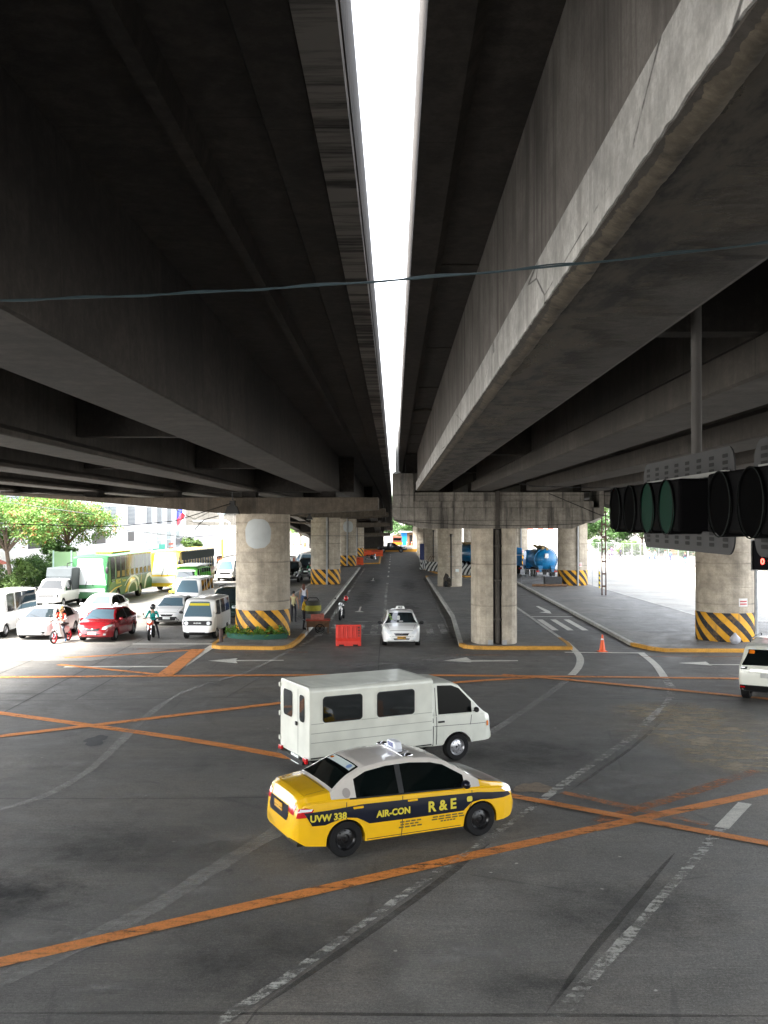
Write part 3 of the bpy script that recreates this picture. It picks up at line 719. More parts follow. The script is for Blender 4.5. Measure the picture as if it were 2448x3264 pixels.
# ---------------------------------------------------------------- piers
PAT = None
def column_round(root, r, h, cx, cy, white=None, z0=.14, pipe=False, seed=0, stripe=True, sh=1.42, bs=(.66,)):
    prof = [(r, z0), (r, h)]
    zz = sorted([z0, h]+[z for z in (1.45, 2.55, 3.05, 4.1, 5.0) if z < h])
    prof = []
    for i, z in enumerate(zz):
        if 0 < i < len(zz)-1: prof += [(r, z-.02), (r-.012, z-.006), (r-.012, z+.006), (r, z+.02)]
        else: prof += [(r, z)]
    c = MB().lathe(prof, 48).build('column', M_conc, root, loc=(cx, cy, 0))
    if stripe:
        MB().lathe([(r+.004, z0+.001), (r+.012, z0+.02), (r+.012, sh-.01), (r+.004, sh)], 48).build('striped_band', M_stripe, root, loc=(cx, cy, 0)).rotation_euler = (0, 0, (cy*1.7) % 6.28 if cy > 50 else 0)
    if pipe:
        MB().tube([(cx+.2, cy-r-.09, z0+.01), (cx+.2, cy-r-.09, h)], .085, 10).build('downpipe', M_steelp, root)
        MB().box(cx+.285, cx+.34, cy-r-.02, cy-r+.05, sh+.1, h).build('pipe_channel', M_blk, root)
    if white:
        vs, fs = poly_faces([(math.copysign(abs(math.cos(t))**.8, math.cos(t))*(.62+.012*math.sin(9*t)), math.copysign(abs(math.sin(t))**.8, math.sin(t))*(.68+.012*math.sin(11*t+1))) for t in [2*math.pi*k/40 for k in range(40)]], .12)
        M_patch = pm('pale_grey_touch_up_paint', (.47, .50, .50), .6, var=.06, scale=3)
        MB().add([(cx+(r+.008)*math.sin((white[0]+u)/r), cy-(r+.008)*math.cos((white[0]+u)/r), white[1]+v) for u, v in vs], fs).build('paint_patch', M_patch, root)
    return c
def left_pier(y, label, cx=-6.2, dz=0, white=None, pipe=False, stripe=True):
    root = empty('bridge_pier', (0, 0, 0), 0, label, 'bridge pier', 'piers of the left flyover')
    poly = [(-18.6, 6.76+dz), (-14.8, 6.50+dz), (cx-1.5, 5.86+dz), (cx+1.5, 5.84+dz), (-.74, 6.06+dz), (-.74, 6.62+dz), (-13.6, 6.62+dz), (-15.0, 6.72+dz), (-18.6, 6.89+dz)]
    for xg in LB[:4]: MB().box(xg+.2, xg+.85, y-.5, y+.5, 6.62+dz, 6.895+dz).build('bearing', M_soffit, root)
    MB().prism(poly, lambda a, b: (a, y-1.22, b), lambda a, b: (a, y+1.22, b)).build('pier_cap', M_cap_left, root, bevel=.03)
    MB().box(-17.6, -1.9, y-.3, y+.3, 6.9+dz, 8.5+dz).build('end_diaphragm', M_soffit, root)
    column_round(root, 1.27, 5.87+dz, cx, y, white, pipe=pipe, stripe=stripe)
    return root
left_pier(46.0, 'nearest round pier of the left flyover, with an oval pale patch and green planter', white=(.04-.12, 4.95))
left_pier(84.4, 'second pier of the left flyover with a black slot and striped foot', -5.95, pipe=True)
left_pier(119, 'third pier of the left flyover with a small pale round patch', -5.9, white=(.35, 4.9), pipe=True)
left_pier(152, 'fourth pier of the left flyover behind the orange barriers', -6.0, dz=-1.25, pipe=True)
left_pier(182, 'farthest striped pier under the low end of the left flyover', -7.2, dz=-3.2)

def right_pier(y, label, first=False, far=False):
    root = empty('bridge_pier', (0, 0, 0), 0, label, 'bridge pier', 'T shaped piers of the middle flyover')
    cx = 4.45 if first else 4.62
    lower = [(-.1, 6.12), (-.1, 5.72), (1.17, 5.2), (7.75, 5.2), (9.15, 5.74), (9.15, 6.12)]
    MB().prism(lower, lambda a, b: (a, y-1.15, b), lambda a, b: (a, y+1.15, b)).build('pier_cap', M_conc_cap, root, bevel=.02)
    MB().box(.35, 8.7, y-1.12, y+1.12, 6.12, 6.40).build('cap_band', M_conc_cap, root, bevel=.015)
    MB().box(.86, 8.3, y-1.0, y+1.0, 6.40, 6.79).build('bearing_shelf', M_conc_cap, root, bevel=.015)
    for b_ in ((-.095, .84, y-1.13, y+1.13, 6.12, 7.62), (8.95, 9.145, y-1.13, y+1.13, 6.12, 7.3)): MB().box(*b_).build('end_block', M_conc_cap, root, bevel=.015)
    MB().box(.1, .28, y-1.19, y-1.13, 6.35, 7.61).build('upstand_strip', M_conc_cap, root)
    MB().box(.5, 9.6, y-.5, y+.5, 7.7, 8.5).build('end_diaphragm', M_soffit, root)
    if first:
        hw, d = 1.02, 1.15; pts = []
        for k in range(9): a = R(90+180*k/8); pts.append((-hw+.55+.55*math.cos(a), d*math.sin(a)*.98))
        pts += [(-.14, -d), (-.14, -d+.34), (.24, -d+.34), (.24, -d)]
        for k in range(9): a = R(-90+180*k/8); pts.append((hw-.55+.55*math.cos(a), d*math.sin(a)*.98))
        MB().prism(pts, lambda a, b: (cx+a, y+b, .13), lambda a, b: (cx+a, y+b, 5.21)).build('column', M_conc, root, bevel=.02)
        MB().tube([(cx+.05, y-d+.12, .2), (cx+.05, y-d+.12, 5.15)], .11, 12).build('downpipe', M_conc_web, root)
        MB().box(cx-.13, cx+.23, y-d+.3, y-d+.338, .14, 5.19).build('pipe_channel', M_blk, root)
        MB().box(cx-.05, cx+.15, y-1.24, y-1.16, 5.2, 6.85).build('downpipe', M_conc_web, root, bevel=.03)
        for z in (1.2, 2.9, 4.4): MB().box(cx-.13, cx+.23, y-d+.0, y-d+.03, z, z+.07).build('pipe_clamp', M_conc_web, root)
        for q_ in (-.36, .24): MB().box(cx+q_, cx+q_+.21, y-d-.03, y-d+.02, .14, .34).build('base_plate', M_steelp, root)
    else:
        MB().lathe([(1.02, .13), (1.02, 2.05), (1.0, 2.07), (1.02, 2.09), (1.02, 5.21)], 40).build('column', M_conc, root, loc=(cx, y, 0))
        MB().tube([(cx+.05, y-1.07, .2), (cx+.05, y-1.07, 4.2), (cx+.05, y-1.07, 4.5)], [.06, .06, .12], 10).build('downpipe', M_conc_web, root)
        for z in (.9, 2.6, 4.3): MB().box(cx-.16, cx+.26, y-1.1, y-.98, z, z+.06).build('pipe_clamp', M_steelp, root)
        if y < 90:
            M_soot = paint_mat('soot_stain', (.03, .022, .018), lo=.5, hi=.68, cov=.9)
            vs, fs = poly_faces([(-.32, 0), (.3, 0), (.35, .5), (.12, 1.0), (-.1, 1.15), (-.3, .7)], .15)
            MB().add([(cx+1.028*math.sin(u-.3), y-1.028*math.cos(u-.3), .14+v) for u, v in vs], fs).build('soot_mark', M_soot, root)
            M_rag = pm('black_bundle', (.01, .01, .01), .9)
            MB().ball((cx-.4, y-1.06, .38), (.16, .12, .25)).build('black_bundle', M_rag, root)
            MB().box(cx+.42, cx+.7, y-.955, y-.945, 1.35, 1.6, M=None).build('paper_notice', M_plate_w, root)
    return root
right_pier(43.8, 'nearest T pier of the middle flyover with a downpipe in its slot', True)
right_pier(81.5, 'second T pier of the middle flyover, soot stained at its foot')
right_pier(118, 'third T pier of the middle flyover behind the striped barrier')
right_pier(155, 'fourth T pier of the middle flyover beside the dark blue panel')
right_pier(192, 'farthest T pier of the middle flyover beside the crossing road')

def third_pier(y, label, pipe=False, r=1.3):
    root = empty('bridge_pier', (0, 0, 0), 0, label, 'bridge pier', 'striped piers of the right flyover')
    cx = 15.15
    poly = [(9.4, 6.3), (10.6, 6.0), (cx-1.6, 5.4), (cx+1.6, 5.4), (17.4, 5.74), (17.6, 6.2), (17.6, 6.82), (9.4, 6.82)]
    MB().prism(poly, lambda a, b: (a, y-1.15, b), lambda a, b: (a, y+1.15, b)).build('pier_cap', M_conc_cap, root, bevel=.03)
    column_round(root, r, 5.42, cx, y, pipe=pipe)
    M_note = pm('paper_notice', (.62, .60, .57), .7)
    def onc(u, z): return (cx+(r+.01)*math.sin(u/r), y-(r+.01)*math.cos(u/r), z)
    ux = .42
    vs, fs = poly_faces([(ux-.25, 1.72), (ux+.2, 1.72), (ux+.2, 2.08), (ux-.25, 2.08)], .1)
    MB().add([onc(u, z) for u, z in vs], fs).build('notice', M_note, root)
    mb = MB()
    for j, z in enumerate((1.95, 1.83)):
        for q in range(6):
            u0 = ux-.19+.058*q; vs, fs = [(u0, z-.03), (u0+.046, z-.03), (u0+.046, z+.03), (u0, z+.03)], [(0, 1, 2, 3)]
            mb.add([(cx+(r+.016)*math.sin(a/r), y-(r+.016)*math.cos(a/r), b) for a, b in vs], fs)
    mb.build('faded_print', M_rtext, root)
    return root
third_pier(44.9, 'nearest striped round column of the right flyover, rubbish bag at its foot')
third_pier(83.2, 'second striped column of the right flyover beside the blue tank lorry', True, 1.25)
third_pier(120, 'third striped column of the right flyover, behind the blue lorry', True, 1.25)
third_pier(157, 'fourth column of the right flyover, mostly hidden by nearer piers', False, 1.25)
third_pier(196, 'farthest column of the right flyover, its stripes above the blue lorries', False, 1.25)
# ================================================================ vehicles
def wheel(root, x, y, r, w, style, side):
    """a wheel is a part of its vehicle with tyre and rim under it; side +1 = left"""
    M = Matrix.Translation((x, y, r)) @ Matrix.Rotation(R(-90*side), 4, 'X')
    e = empty('wheel', (0, 0, 0)); e.parent = root
    MB().lathe([(r*.62, -w/2), (r*.93, -w/2), (r, -w*.36), (r, w*.36), (r*.93, w/2), (r*.62, w/2), (r*.60, w*.3)], 28, M=M).build('tyre', M_tyre, e)
    rm = {'steel': M_rim, 'dark': M_rimd, 'alloy': M_rim, 'hub': M_chrome}[style]
    mb = MB()
    if style == 'alloy':
        mb.lathe([(r*.64, w*.42), (r*.58, w*.46), (r*.55, w*.2), (r*.55, -w*.3)], 28, M=M)
        mb.lathe([(0, w*.40), (r*.13, w*.40), (r*.15, w*.3)], 12, M=M)
        for k in range(7):
            a = 2*math.pi*k/7; q = Matrix.Rotation(a, 4, 'Z')
            mb.box(r*.1, r*.58, -r*.055, r*.055, w*.26, w*.38, M=M @ q)
        mb.lathe([(r*.57, w*.05), (0, w*.05)], 20, mi=1, M=M)
    else:
        mb.lathe([(r*.64, w*.42), (r*.60, w*.46), (r*.56, w*.30), (r*.50, w*.24), (r*.34, w*.34), (r*.24, w*.36), (r*.2, w*.22), (r*.10, w*.24), (0, w*.26)], 28, M=M)
        mb.lathe([(r*.09, w*.30), (0, w*.31)], 10, mi=1, M=M)
        for k in range(8):
            a = 2*math.pi*k/8; mb.lathe([(r*.045, w*.325), (0, w*.33)], 8, mi=1, M=M @ Matrix.Rotation(a, 4, 'Z') @ Matrix.Translation((r*.42, 0, 0)))
    mb.build('rim', [rm, M_under], e)
    return e

def loft_body(root, T, paint, paint_fn=None, mats=None, name='body'):
    """T: tables top/belt/hw/sill, wheel arches, windows. Returns body and window objects."""
    x0, x1 = T['x0'], T['x1']; step = T.get('step', .06)
    xs = set(); k = x0
    while k < x1: xs.add(round(k, 3)); k += step
    xs.add(x1)
    for a, b in T['side']: xs |= {a, b}
    for nm in ('ws', 'rw'):
        if T.get(nm): xs |= set(T[nm])
    for ax in T['axles']:
        for k in range(-8, 9): xs.add(round(ax+T['ar']*math.sin(R(90*k/8)), 4))
        xs |= {ax-T['ar']-.004, ax+T['ar']+.004}
    for tb in ('top', 'belt', 'hw'): xs |= {p[0] for p in T[tb]}
    xs = sorted(v for v in xs if x0-1e-6 <= v <= x1+1e-6)
    q = [xs[0]]
    for v in xs[1:]:
        if v-q[-1] > .003: q.append(v)
    xs = q; tum = T.get('tum', .42); crown = T.get('crown', .05); N = 13
    cr = T.get('corner', .06)
    rings = []
    for x in xs:
        zt = lerp_tab(T['top'], x); zs = min(lerp_tab(T['belt'], x), zt-.012); hw = lerp_tab(T['hw'], x)
        zb = lerp_tab(T['sill'], x) if isinstance(T['sill'], list) else T['sill']
        sl = zb
        for ax in T['axles']:
            d = abs(x-ax)
            if d < T['ar']: zb = max(zb, T['wr']+math.sqrt(max(0, T['ar']**2-d*d))*T.get('arf', 1))
        zb = min(zb, zs-.03)
        h = zt-zs; inset = min(h*tum, hw*.5); dc = min(crown, h*.5)
        zts = zt-dc; hwt = hw-.03-inset*(1 if h > .2 else .3+.7*h/.2)
        zw0 = min(zs+.018, zts); zw1 = max(zw0, zts-.055 if h > .15 else zw0)
        f = (zw1-zs)/max(zts-zs, .01)
        hw6 = hw-.035; hwm = hw6+(hwt-hw6)*max(0, min(1, f))
        r = min(cr, .25*max(.05, zts-zs))
        up = zb > sl+.01
        P_ = [(0, zb), (hw*.8, zb), (hw-(.004 if up else .02), zb+(.004 if up else .03)), (hw, max(zb+.008, sl+.35*(zs-sl))), (hw+.004, min(zs-.013, max(zb+.014, sl+.72*(zs-sl)))), (hw-.012, zs-.01), (hw6, zw0), (hwm, zw1),
              (hwt, zts-.006), (hwt-r*.35, zts+dc*.35), (hwt-r*1.6, zt-dc*.32), (hwt*.5, zt-dc*.06), (0, zt)]
        rings.append([(x, y, z) for y, z in P_]+[(x, -y, z) for y, z in P_[-2:0:-1]])
    n = len(rings[0])
    body = MB(); wins = {}
    cx = lambda i: (xs[i]+xs[i+1])/2
    def ingl(x, rgs):
        for k, (a, b) in enumerate(rgs):
            if a < x < b: return k
        return None
    for i in range(len(xs)-1):
        x = cx(i)
        for j in range(n):
            j2 = (j+1) % n; vs = [rings[i][j], rings[i][j2], rings[i+1][j2], rings[i+1][j]]
            row = j if j < 12 else n-1-j
            key = None
            if row == 6 and ingl(x, T['side']) is not None and (vs[1][2]-vs[0][2])**2 > 1e-4: key = ('side_window', ingl(x, T['side']), j < 12)
            if row in (10, 11) and T.get('ws') and T['ws'][0] < x < T['ws'][1]: key = ('windscreen', 0, 0)
            if row in (10, 11) and T.get('rw') and T['rw'][0] < x < T['rw'][1]: key = ('rear_window', 0, 0)
            if key: wins.setdefault(key, MB()).add(vs, [(0, 1, 2, 3)], 0, True)
            else:
                zc = sum(v[2] for v in vs)/4
                body.add(vs, [(0, 1, 2, 3)], paint_fn(x, row, zc) if paint_fn else 0, True)
    body.add(rings[0], [tuple(range(n))], paint_fn(xs[0], 3, .5) if paint_fn else 0); body.add(rings[-1], [tuple(range(n))[::-1]], paint_fn(xs[-1], 3, .5) if paint_fn else 0)
    b = body.build(name, mats or [paint], root, sharp=T.get('sharp', 32))
    obs = [b]
    for (nm, k, s), m in wins.items():
        g = m.build(nm, T.get('glass', {}).get(nm, M_glass), root, sharp=60)
        obs.append(g)
    # underbody
    hwm = lerp_tab(T['hw'], (x0+x1)/2); u = MB().box(x0+.12, x1-.12, -hwm+.26, hwm-.26, T.get('ub', .2), T.get('ut', .62))
    u.build('underbody', M_under, root)
    return Skin3(obs), obs

def mirror(root, x, y, z, mat, s=1):
    sg = 1 if y > 0 else -1
    MB().ball((x, y+sg*.09*s, z+.04*s), (.07*s, .11*s, .075*s), n=12, m=8).tube([(x, y-sg*.06*s, z-.02*s), (x, y+sg*.03*s, z)], .02*s, 6).build('wing_mirror', mat, root)

SEDAN = dict(x0=-2.15, x1=2.15, axles=(-1.27, 1.28), ar=.345, wr=.27, sill=[(-2.15, .34), (-1.95, .22), (-1.6, .19), (1.6, .19), (1.95, .20), (2.15, .30)],
    top=[(-2.15, .62), (-2.12, .84), (-2.04, 1.0), (-1.95, 1.045), (-1.62, 1.085), (-1.50, 1.10), (-1.15, 1.30), (-.85, 1.42), (-.45, 1.47), (0, 1.475), (.4, 1.44), (.62, 1.385), (.95, 1.20), (1.30, .985), (1.42, .955), (1.75, .89), (1.98, .79), (2.09, .66), (2.15, .50)],
    belt=[(-2.15, .55), (-2.1, .80), (-1.95, .92), (-1.5, .945), (-.5, .91), (.8, .865), (1.3, .85), (1.75, .79), (2.0, .68), (2.15, .44)],
    hw=[(-2.15, .60), (-2.12, .66), (-2.05, .73), (-1.9, .79), (-1.6, .835), (-1.0, .85), (1.0, .85), (1.5, .835), (1.8, .78), (2.0, .68), (2.1, .58), (2.15, .50)],
    side=[(-1.08, -.27), (-.23, .98)], ws=(.60, 1.28), rw=(-1.46, -.92), step=.07, glass={'windscreen': M_glass2, 'rear_window': M_glass})

def sedan(name, label, cat, paint, T=SEDAN, group=None, wheels='alloy', paint_fn=None, mats=None, plate=M_plate_w, grille='bar', mirror_mat=None, door_x=(-1.28, -.26, 1.08), lamps=True):
    root = empty(name, (0, 0, 0), 0, label, cat, group)
    sk, obs = loft_body(root, T, paint, paint_fn, mats)
    r = T.get('tr', .30)
    for ax in T['axles']:
        for sg in (1, -1): wheel(root, ax, sg*(lerp_tab(T['hw'], ax)-.11), r, .2, wheels, sg)
    X1, X0 = T['x1'], T['x0']
    # headlights wrap round the corner: one patch seen from the front, shaped
    for sg in (1, -1):
        fl_ = lambda p: [(sg*a, b) for a, b in p]
        sk.patch('headlight', 'F', fl_([(.42, .60), (.58, .58), (.68, .66), (.68, .79), (.62, .77), (.47, .70)]), M_lamp, root, .008, .04)
        sk.patch('headlight', 'L' if sg > 0 else 'R', [(2.03, .68), (1.86, .70), (1.72, .785), (1.86, .79), (2.0, .745)], M_lamp, root, .010, .04)
        sk.patch('tail_light', 'L' if sg > 0 else 'R', [(-2.09, .70), (-1.88, .72), (-1.82, .84), (-1.95, .87), (-2.06, .85)], M_red, root, .010, .04)
        sk.patch('fog_lamp', 'F', fl_([(.50, .34), (.60, .34), (.62, .41), (.52, .42)]), M_lamp if lamps else M_blk, root, .008)
        sk.patch('tail_light', 'B', fl_([(.44, .77), (.655, .74), (.66, .88), (.60, .93), (.46, .90)]), M_red, root, .010, .04)
        side = 'L' if sg > 0 else 'R'
        for xx, zz, top in ((door_x[0], .34, .9), (door_x[1], .22, .89), (door_x[2], .22, .83)):
            sk.patch('door_seam', side, strip((xx, zz), (xx+.02, top), .014), M_seam, root, .004, .1)
        sk.patch('sill_seam', side, strip((-.9, .25), (.88, .25), .012), M_seam, root, .004, .3)
        for xx in (door_x[0]+.22, door_x[1]+.2): 
            h = sk.hit(side, xx, .80, .012); MB().box(h.x-.09, h.x+.09, h.y-.02, h.y+.02, h.z-.018, h.z+.018).build('door_handle', paint, root, bevel=.008)
        sk.patch('door_pillar', side, [(-.30, .93), (-.20, .93), (-.20, 1.37), (-.30, 1.37)], M_blk, root, .006, .06)
        sk.patch('window_trim', side, strip((-1.2, .945), (1.02, .883), .022), M_blk, root, .006, .12)
        y = lerp_tab(T['hw'], .95); mirror(root, .93, sg*(y+.0), .93, mirror_mat or paint)
    if grille == 'bar':
        sk.patch('grille', 'F', [(-.34, .62), (.34, .62), (.27, .52), (-.27, .52)], M_blk, root, .008)
        sk.patch('grille_bar', 'F', strip((-.31, .585), (.31, .585), .02), M_chrome, root, .016)
        MB().ball(sk.hit('F', 0, .60, .012), (.012, .05, .035)).build('badge', M_chrome, root)
    sk.patch('air_intake', 'F', [(-.36, .40), (.36, .40), (.30, .29), (-.30, .29)], M_blk, root, .008)
    sk.patch('bumper_seam', 'F', strip((-.7, .48), (.7, .48), .01), M_seam, root, .004, .1)
    h = sk.hit('F', 0, .43, .02); MB().box(h.x-.004, h.x+.008, -.19, .19, .37, .49).build('number_plate', plate, root)
    h = sk.hit('B', 0, .80, .02); MB().box(h.x-.012, h.x+.0, -.19, .19, .70, .82).build('number_plate', plate, root)
    sk.patch('boot_seam', 'B', strip((-.46, .72), (.46, .72), .012), M_seam, root, .004, .1)
    sk.patch('bonnet_seam', 'T', strip((2.03, -.5), (2.03, .5), .012), M_seam, root, .004, .1)
    for sg in (1, -1): sk.patch('bonnet_seam', 'T', strip((1.34, sg*.66), (2.0, sg*.52), .010), M_seam, root, .004, .1)
    sk.patch('boot_seam', 'T', [(-1.56, -.55), (-1.545, -.55), (-1.545, .55), (-1.56, .55)], M_seam, root, .004, .1)
    for sg in (1, -1): sk.patch('boot_seam', 'T', strip((-1.56, sg*.62), (-1.98, sg*.62), .010), M_seam, root, .004, .1)
    MB().tube([(1.33, .1, lerp_tab(T['top'], 1.33)+.02), (1.05, -.45, lerp_tab(T['top'], 1.05)-.01)], .008, 5).build('wiper', M_blk, root)
    return root, sk

# ---- yellow and navy taxi ----
def pf(x, row, z):
    if row >= 6:
        if x > 1.28: return 2 if row >= 10 else 0
        if x < -1.52: return 0
        return 1
    return 0
taxi, sk = sedan('taxi', 'yellow and navy taxi sedan with a beige roof crossing in front of the white van', 'taxi', M_yel, wheels='dark', paint_fn=pf, mats=[M_yel, M_beige, M_navy], plate=M_plate_y, mirror_mat=M_navy)
for sd_ in 'LR':
    sk.patch('navy_stripe', sd_, [(-1.98, .79), (-1.0, .84), (0, .82), (1.2, .785), (1.9, .70), (1.98, .62), (1.72, .62), (1.5, .63), (1.28, .65), (1.08, .625), (.92, .50), (0, .50), (-.86, .51), (-.97, .575), (-1.08, .63), (-1.27, .655), (-1.5, .615), (-1.64, .575), (-1.85, .575)], M_navy, taxi, .011, .04)
    d = 1 if sd_ == 'R' else -1
    sk.text('lettering', sd_, 'UVW 338', .15, -1.58, .69, M_ytext, taxi, .006, off=.017)
    sk.text('lettering', sd_, 'AIR-CON', .15, -.42 if d > 0 else .45, .64, M_ytext, taxi, .006, off=.017)
    sk.text('lettering', sd_, 'R & E', .24, .50 if d > 0 else -.35, .64, M_ytext, taxi, .008, off=.017)
    sk.patch('sticker', sd_, rr(1.04, .69, .11, .09, .03), M_ytext, taxi, .017, .06)
    for j, (wd, xx) in enumerate(((.42, -.10), (.36, -.12), (.46, -.10))): 
        for k in range(4): sk.patch('small_print', sd_, rr(xx-wd/2+wd*(k+.5)/4, .455-.045*j, wd/4*.82, .026, .008, 1), M_dtext, taxi, .008, .1)
    for j, wd in enumerate((.62, .66, .3)):
        for k in range(5): sk.patch('small_print', sd_, rr(.62-wd/2+wd*(k+.5)/5, .46-.042*j, wd/5*.84, .024, .008, 1), M_dtext, taxi, .008, .1)
    sk.patch('round_emblem', sd_, [(-1.24+.07*math.cos(t), 1.035+.075*math.sin(t)) for t in [6.283*k/16 for k in range(16)]], pm('grey_print', (.32, .29, .27), .6), taxi, .006, .05)
sk.patch('rear_banner', 'T', [(-1.08, -.50), (-.95, -.47), (-.95, .47), (-1.08, .50)], pm('pale_blue_banner', (.55, .62, .60), .5), taxi, .008, .08)
sk.patch('rear_badge', 'T', [(-1.02+.05*math.cos(t), -.36+.07*math.sin(t)) for t in [6.283*k/14 for k in range(14)]], pm('blue_badge', (.15, .25, .5), .5), taxi, .013, .05)
sk.patch('rear_badge', 'T', [(-1.02+.03*math.cos(t), .40+.06*math.sin(t)) for t in [6.283*k/14 for k in range(14)]], M_amber, taxi, .013, .05)
sk.patch('plate_recess', 'B', [(-.42, .84), (.42, .84), (.46, .68), (.40, .60), (-.40, .60), (-.46, .68)], M_navy, taxi, .009, .06)
sk.text('plate_lettering', 'B', 'UVW 338', .09, 0, .76, M_ktext, taxi, .002, off=.026)
for sg in (1, -1):
    s_ = 'L' if sg > 0 else 'R'
    sk.patch('tail_light_lens', s_, [(-2.06, .80), (-1.86, .815), (-1.84, .85), (-2.03, .845)], M_lamp, taxi, .015, .04)
mb = MB(); mb.box(-.10, .10, -.34, .34, 1.482, 1.50); mb.tube([(-.08, -.55, 1.47), (-.08, .55, 1.47)], .016, 6)
for y in (-.5, .5): mb.ball((0, y, 1.475), (.12, .07, .035))
mb.build('roof_rack', M_chrome, taxi, bevel=.006)
MB().prism([(-.2, 0), (.2, 0), (.15, .13), (-.15, .13)], lambda a, b: (-.07, a, 1.50+b), lambda a, b: (.07, a, 1.50+b)).build('roof_sign', pm('pale_roof_sign', (.7, .72, .78), .3), taxi, bevel=.02)
for fc, yy in ((1, 0), (-1, 0)): sign_text('roof_sign_lettering', 'TAXI', .09, (fc*.072, 0, 1.565), (0, fc, 0), (0, 0, 1), M_btext, taxi, off=.004)
def yaw_of(a, b): return math.atan2(b[1]-a[1], b[0]-a[0])
ra = G(1099, 2730); fa = G(1527, 2663); yw = yaw_of(ra, fa); d = (fa-ra).normalized()
nrm = Vector((-d.y, d.x, 0)); cc = ra+d*1.27+nrm*(.78)
place(taxi, cc.x, cc.y, yw)

# ---- white taxi ----
wt, sk = sedan('taxi', 'white taxi sedan with roof sign waiting beside the red barrier', 'taxi', M_white, plate=M_plate_y, mirror_mat=M_blk, wheels='steel')
sign_text('plate_lettering', 'TYX 678', .10, (2.17, 0, .43), (0, 1, 0), (0, 0, 1), M_ktext, wt, .003, off=.02)
mb = MB(); mb.box(-.09, .09, -.42, .42, 1.478, 1.50)
for y in (-.4, .4): mb.ball((0, y, 1.475), (.1, .05, .03))
mb.build('roof_rack', M_chrome, wt)
MB().prism([(-.22, 0), (.22, 0), (.17, .14), (-.17, .14)], lambda a, b: (-.07, a, 1.50+b), lambda a, b: (.07, a, 1.50+b)).build('roof_sign', M_white, wt, bevel=.02)
sign_text('roof_sign_lettering', 'ALS', .12, (.07, 0, 1.57), (0, 1, 0), (0, 0, 1), M_ktext, wt, .006, off=.006)
sk.patch('windscreen_sticker', 'F', rr(-.1, 1.19, .12, .16, .03), M_white, wt, .012, .08)
for a, b in ((.5, 1.30), (.46, 1.22), (.42, 1.14)): sk.patch('windscreen_sticker', 'F', rr(-a, b, .1, .05, .01), pm('green_sticker', (.25, .4, .12), .5), wt, .012, .08)
sk.patch('windscreen_sticker', 'F', rr(0, 1.06, .18, .03, .01), M_wtext, wt, .012, .08)
place(wt, .26, 42.7+2.15, R(-90+1.5))

# ---- sedans on the left street ----
GL = 'vehicles waiting at the left stop line'
T2 = dict(SEDAN); T2['glass'] = {'windscreen': pm('painted_sky_glass', (.10, .16, .2), .03, spec=1, coat=1), 'rear_window': M_glass}  # bluish windscreen base colour stands in for reflected sky
rc, sk = sedan('sedan_car', 'dark red sedan at the left stop line', 'car', M_redcar, T2, GL)
sk.patch('grille_bar', 'F', [(-.34, .66), (0, .60), (.34, .66), (.34, .62), (0, .55), (-.34, .62)], M_chrome, rc, .018, .05)
c = G(366, 2046); place(rc, c.x-.86, c.y+1.9, R(-90-2), s=(1.05, 1.0, 1.0))
sv, sk = sedan('sedan_car', 'pearl white sedan with a violet grille, next to the rider in the orange vest', 'car', pm('pearl_white_car_paint', (.74, .74, .76), .22, metal=.15, coat=.8), SEDAN, GL, grille=None, lamps=False)
sk.patch('grille', 'F', [(-.32, .60), (.32, .60), (.26, .55), (-.26, .55)], pm('violet_grille', (.12, .09, .22), .4), sv, .01)
sk.patch('air_intake', 'F', [(-.62, .40), (.62, .40), (.56, .28), (-.56, .28)], M_blk, sv, .009)
c = G(166, 2040); place(sv, c.x-.86, c.y+2.0, R(-90-1.5), s=(1.04, 1.02, .98))
wv, sk = sedan('sedan_car', 'white sedan with a broad dark lower grille behind the teal jacket rider', 'car', M_white, T2, GL, grille='bar')
sk.patch('air_intake', 'F', [(-.52, .50), (.52, .50), (.66, .30), (-.66, .30)], M_blk, wv, .011)
MB().box(2.17, 2.19, -.19, .19, .38, .48).build('number_plate', M_plate_w, wv)
c = G(585, 1996); place(wv, c.x-.86, c.y+2.1, R(-90-1))
bw, sk = sedan('sedan_car', 'white saloon with twin kidney grilles behind the red sedan', 'car', M_white, T2, GL, grille=None)
for sg in (1, -1): sk.patch('grille', 'F', rr(sg*.16, .60, .24, .1, .04), M_blk, bw, .01)
c = G(347, 1988); place(bw, c.x-.86, c.y+2.1, R(-90-1), s=(1.06, 1.03, 1))
SG = 'vehicles queueing farther up the left street'
for (px, py, lab, mt) in ((655, 1858, 'small white car in the queue behind the white passenger van', M_white), (985, 1806, 'pale blue car seen between the two nearest left piers', pm('pale_blue_car_paint', (.35, .48, .62), .25, coat=.7)), (500, 1868, 'white car half hidden behind the green bus and the jeepney', M_white)):
    q = copy_tree(wv); c = G(px, py); place(q, c.x-.85, c.y+2.1, R(-90), lab); q['group'] = SG
    if mt != M_white:
        for ch in kids(q):
            if ch.type == 'MESH' and ch.name.startswith(('body', 'door_handle', 'wing_mirror')): 
                ch.data = ch.data.copy(); ch.data.materials[0] = mt

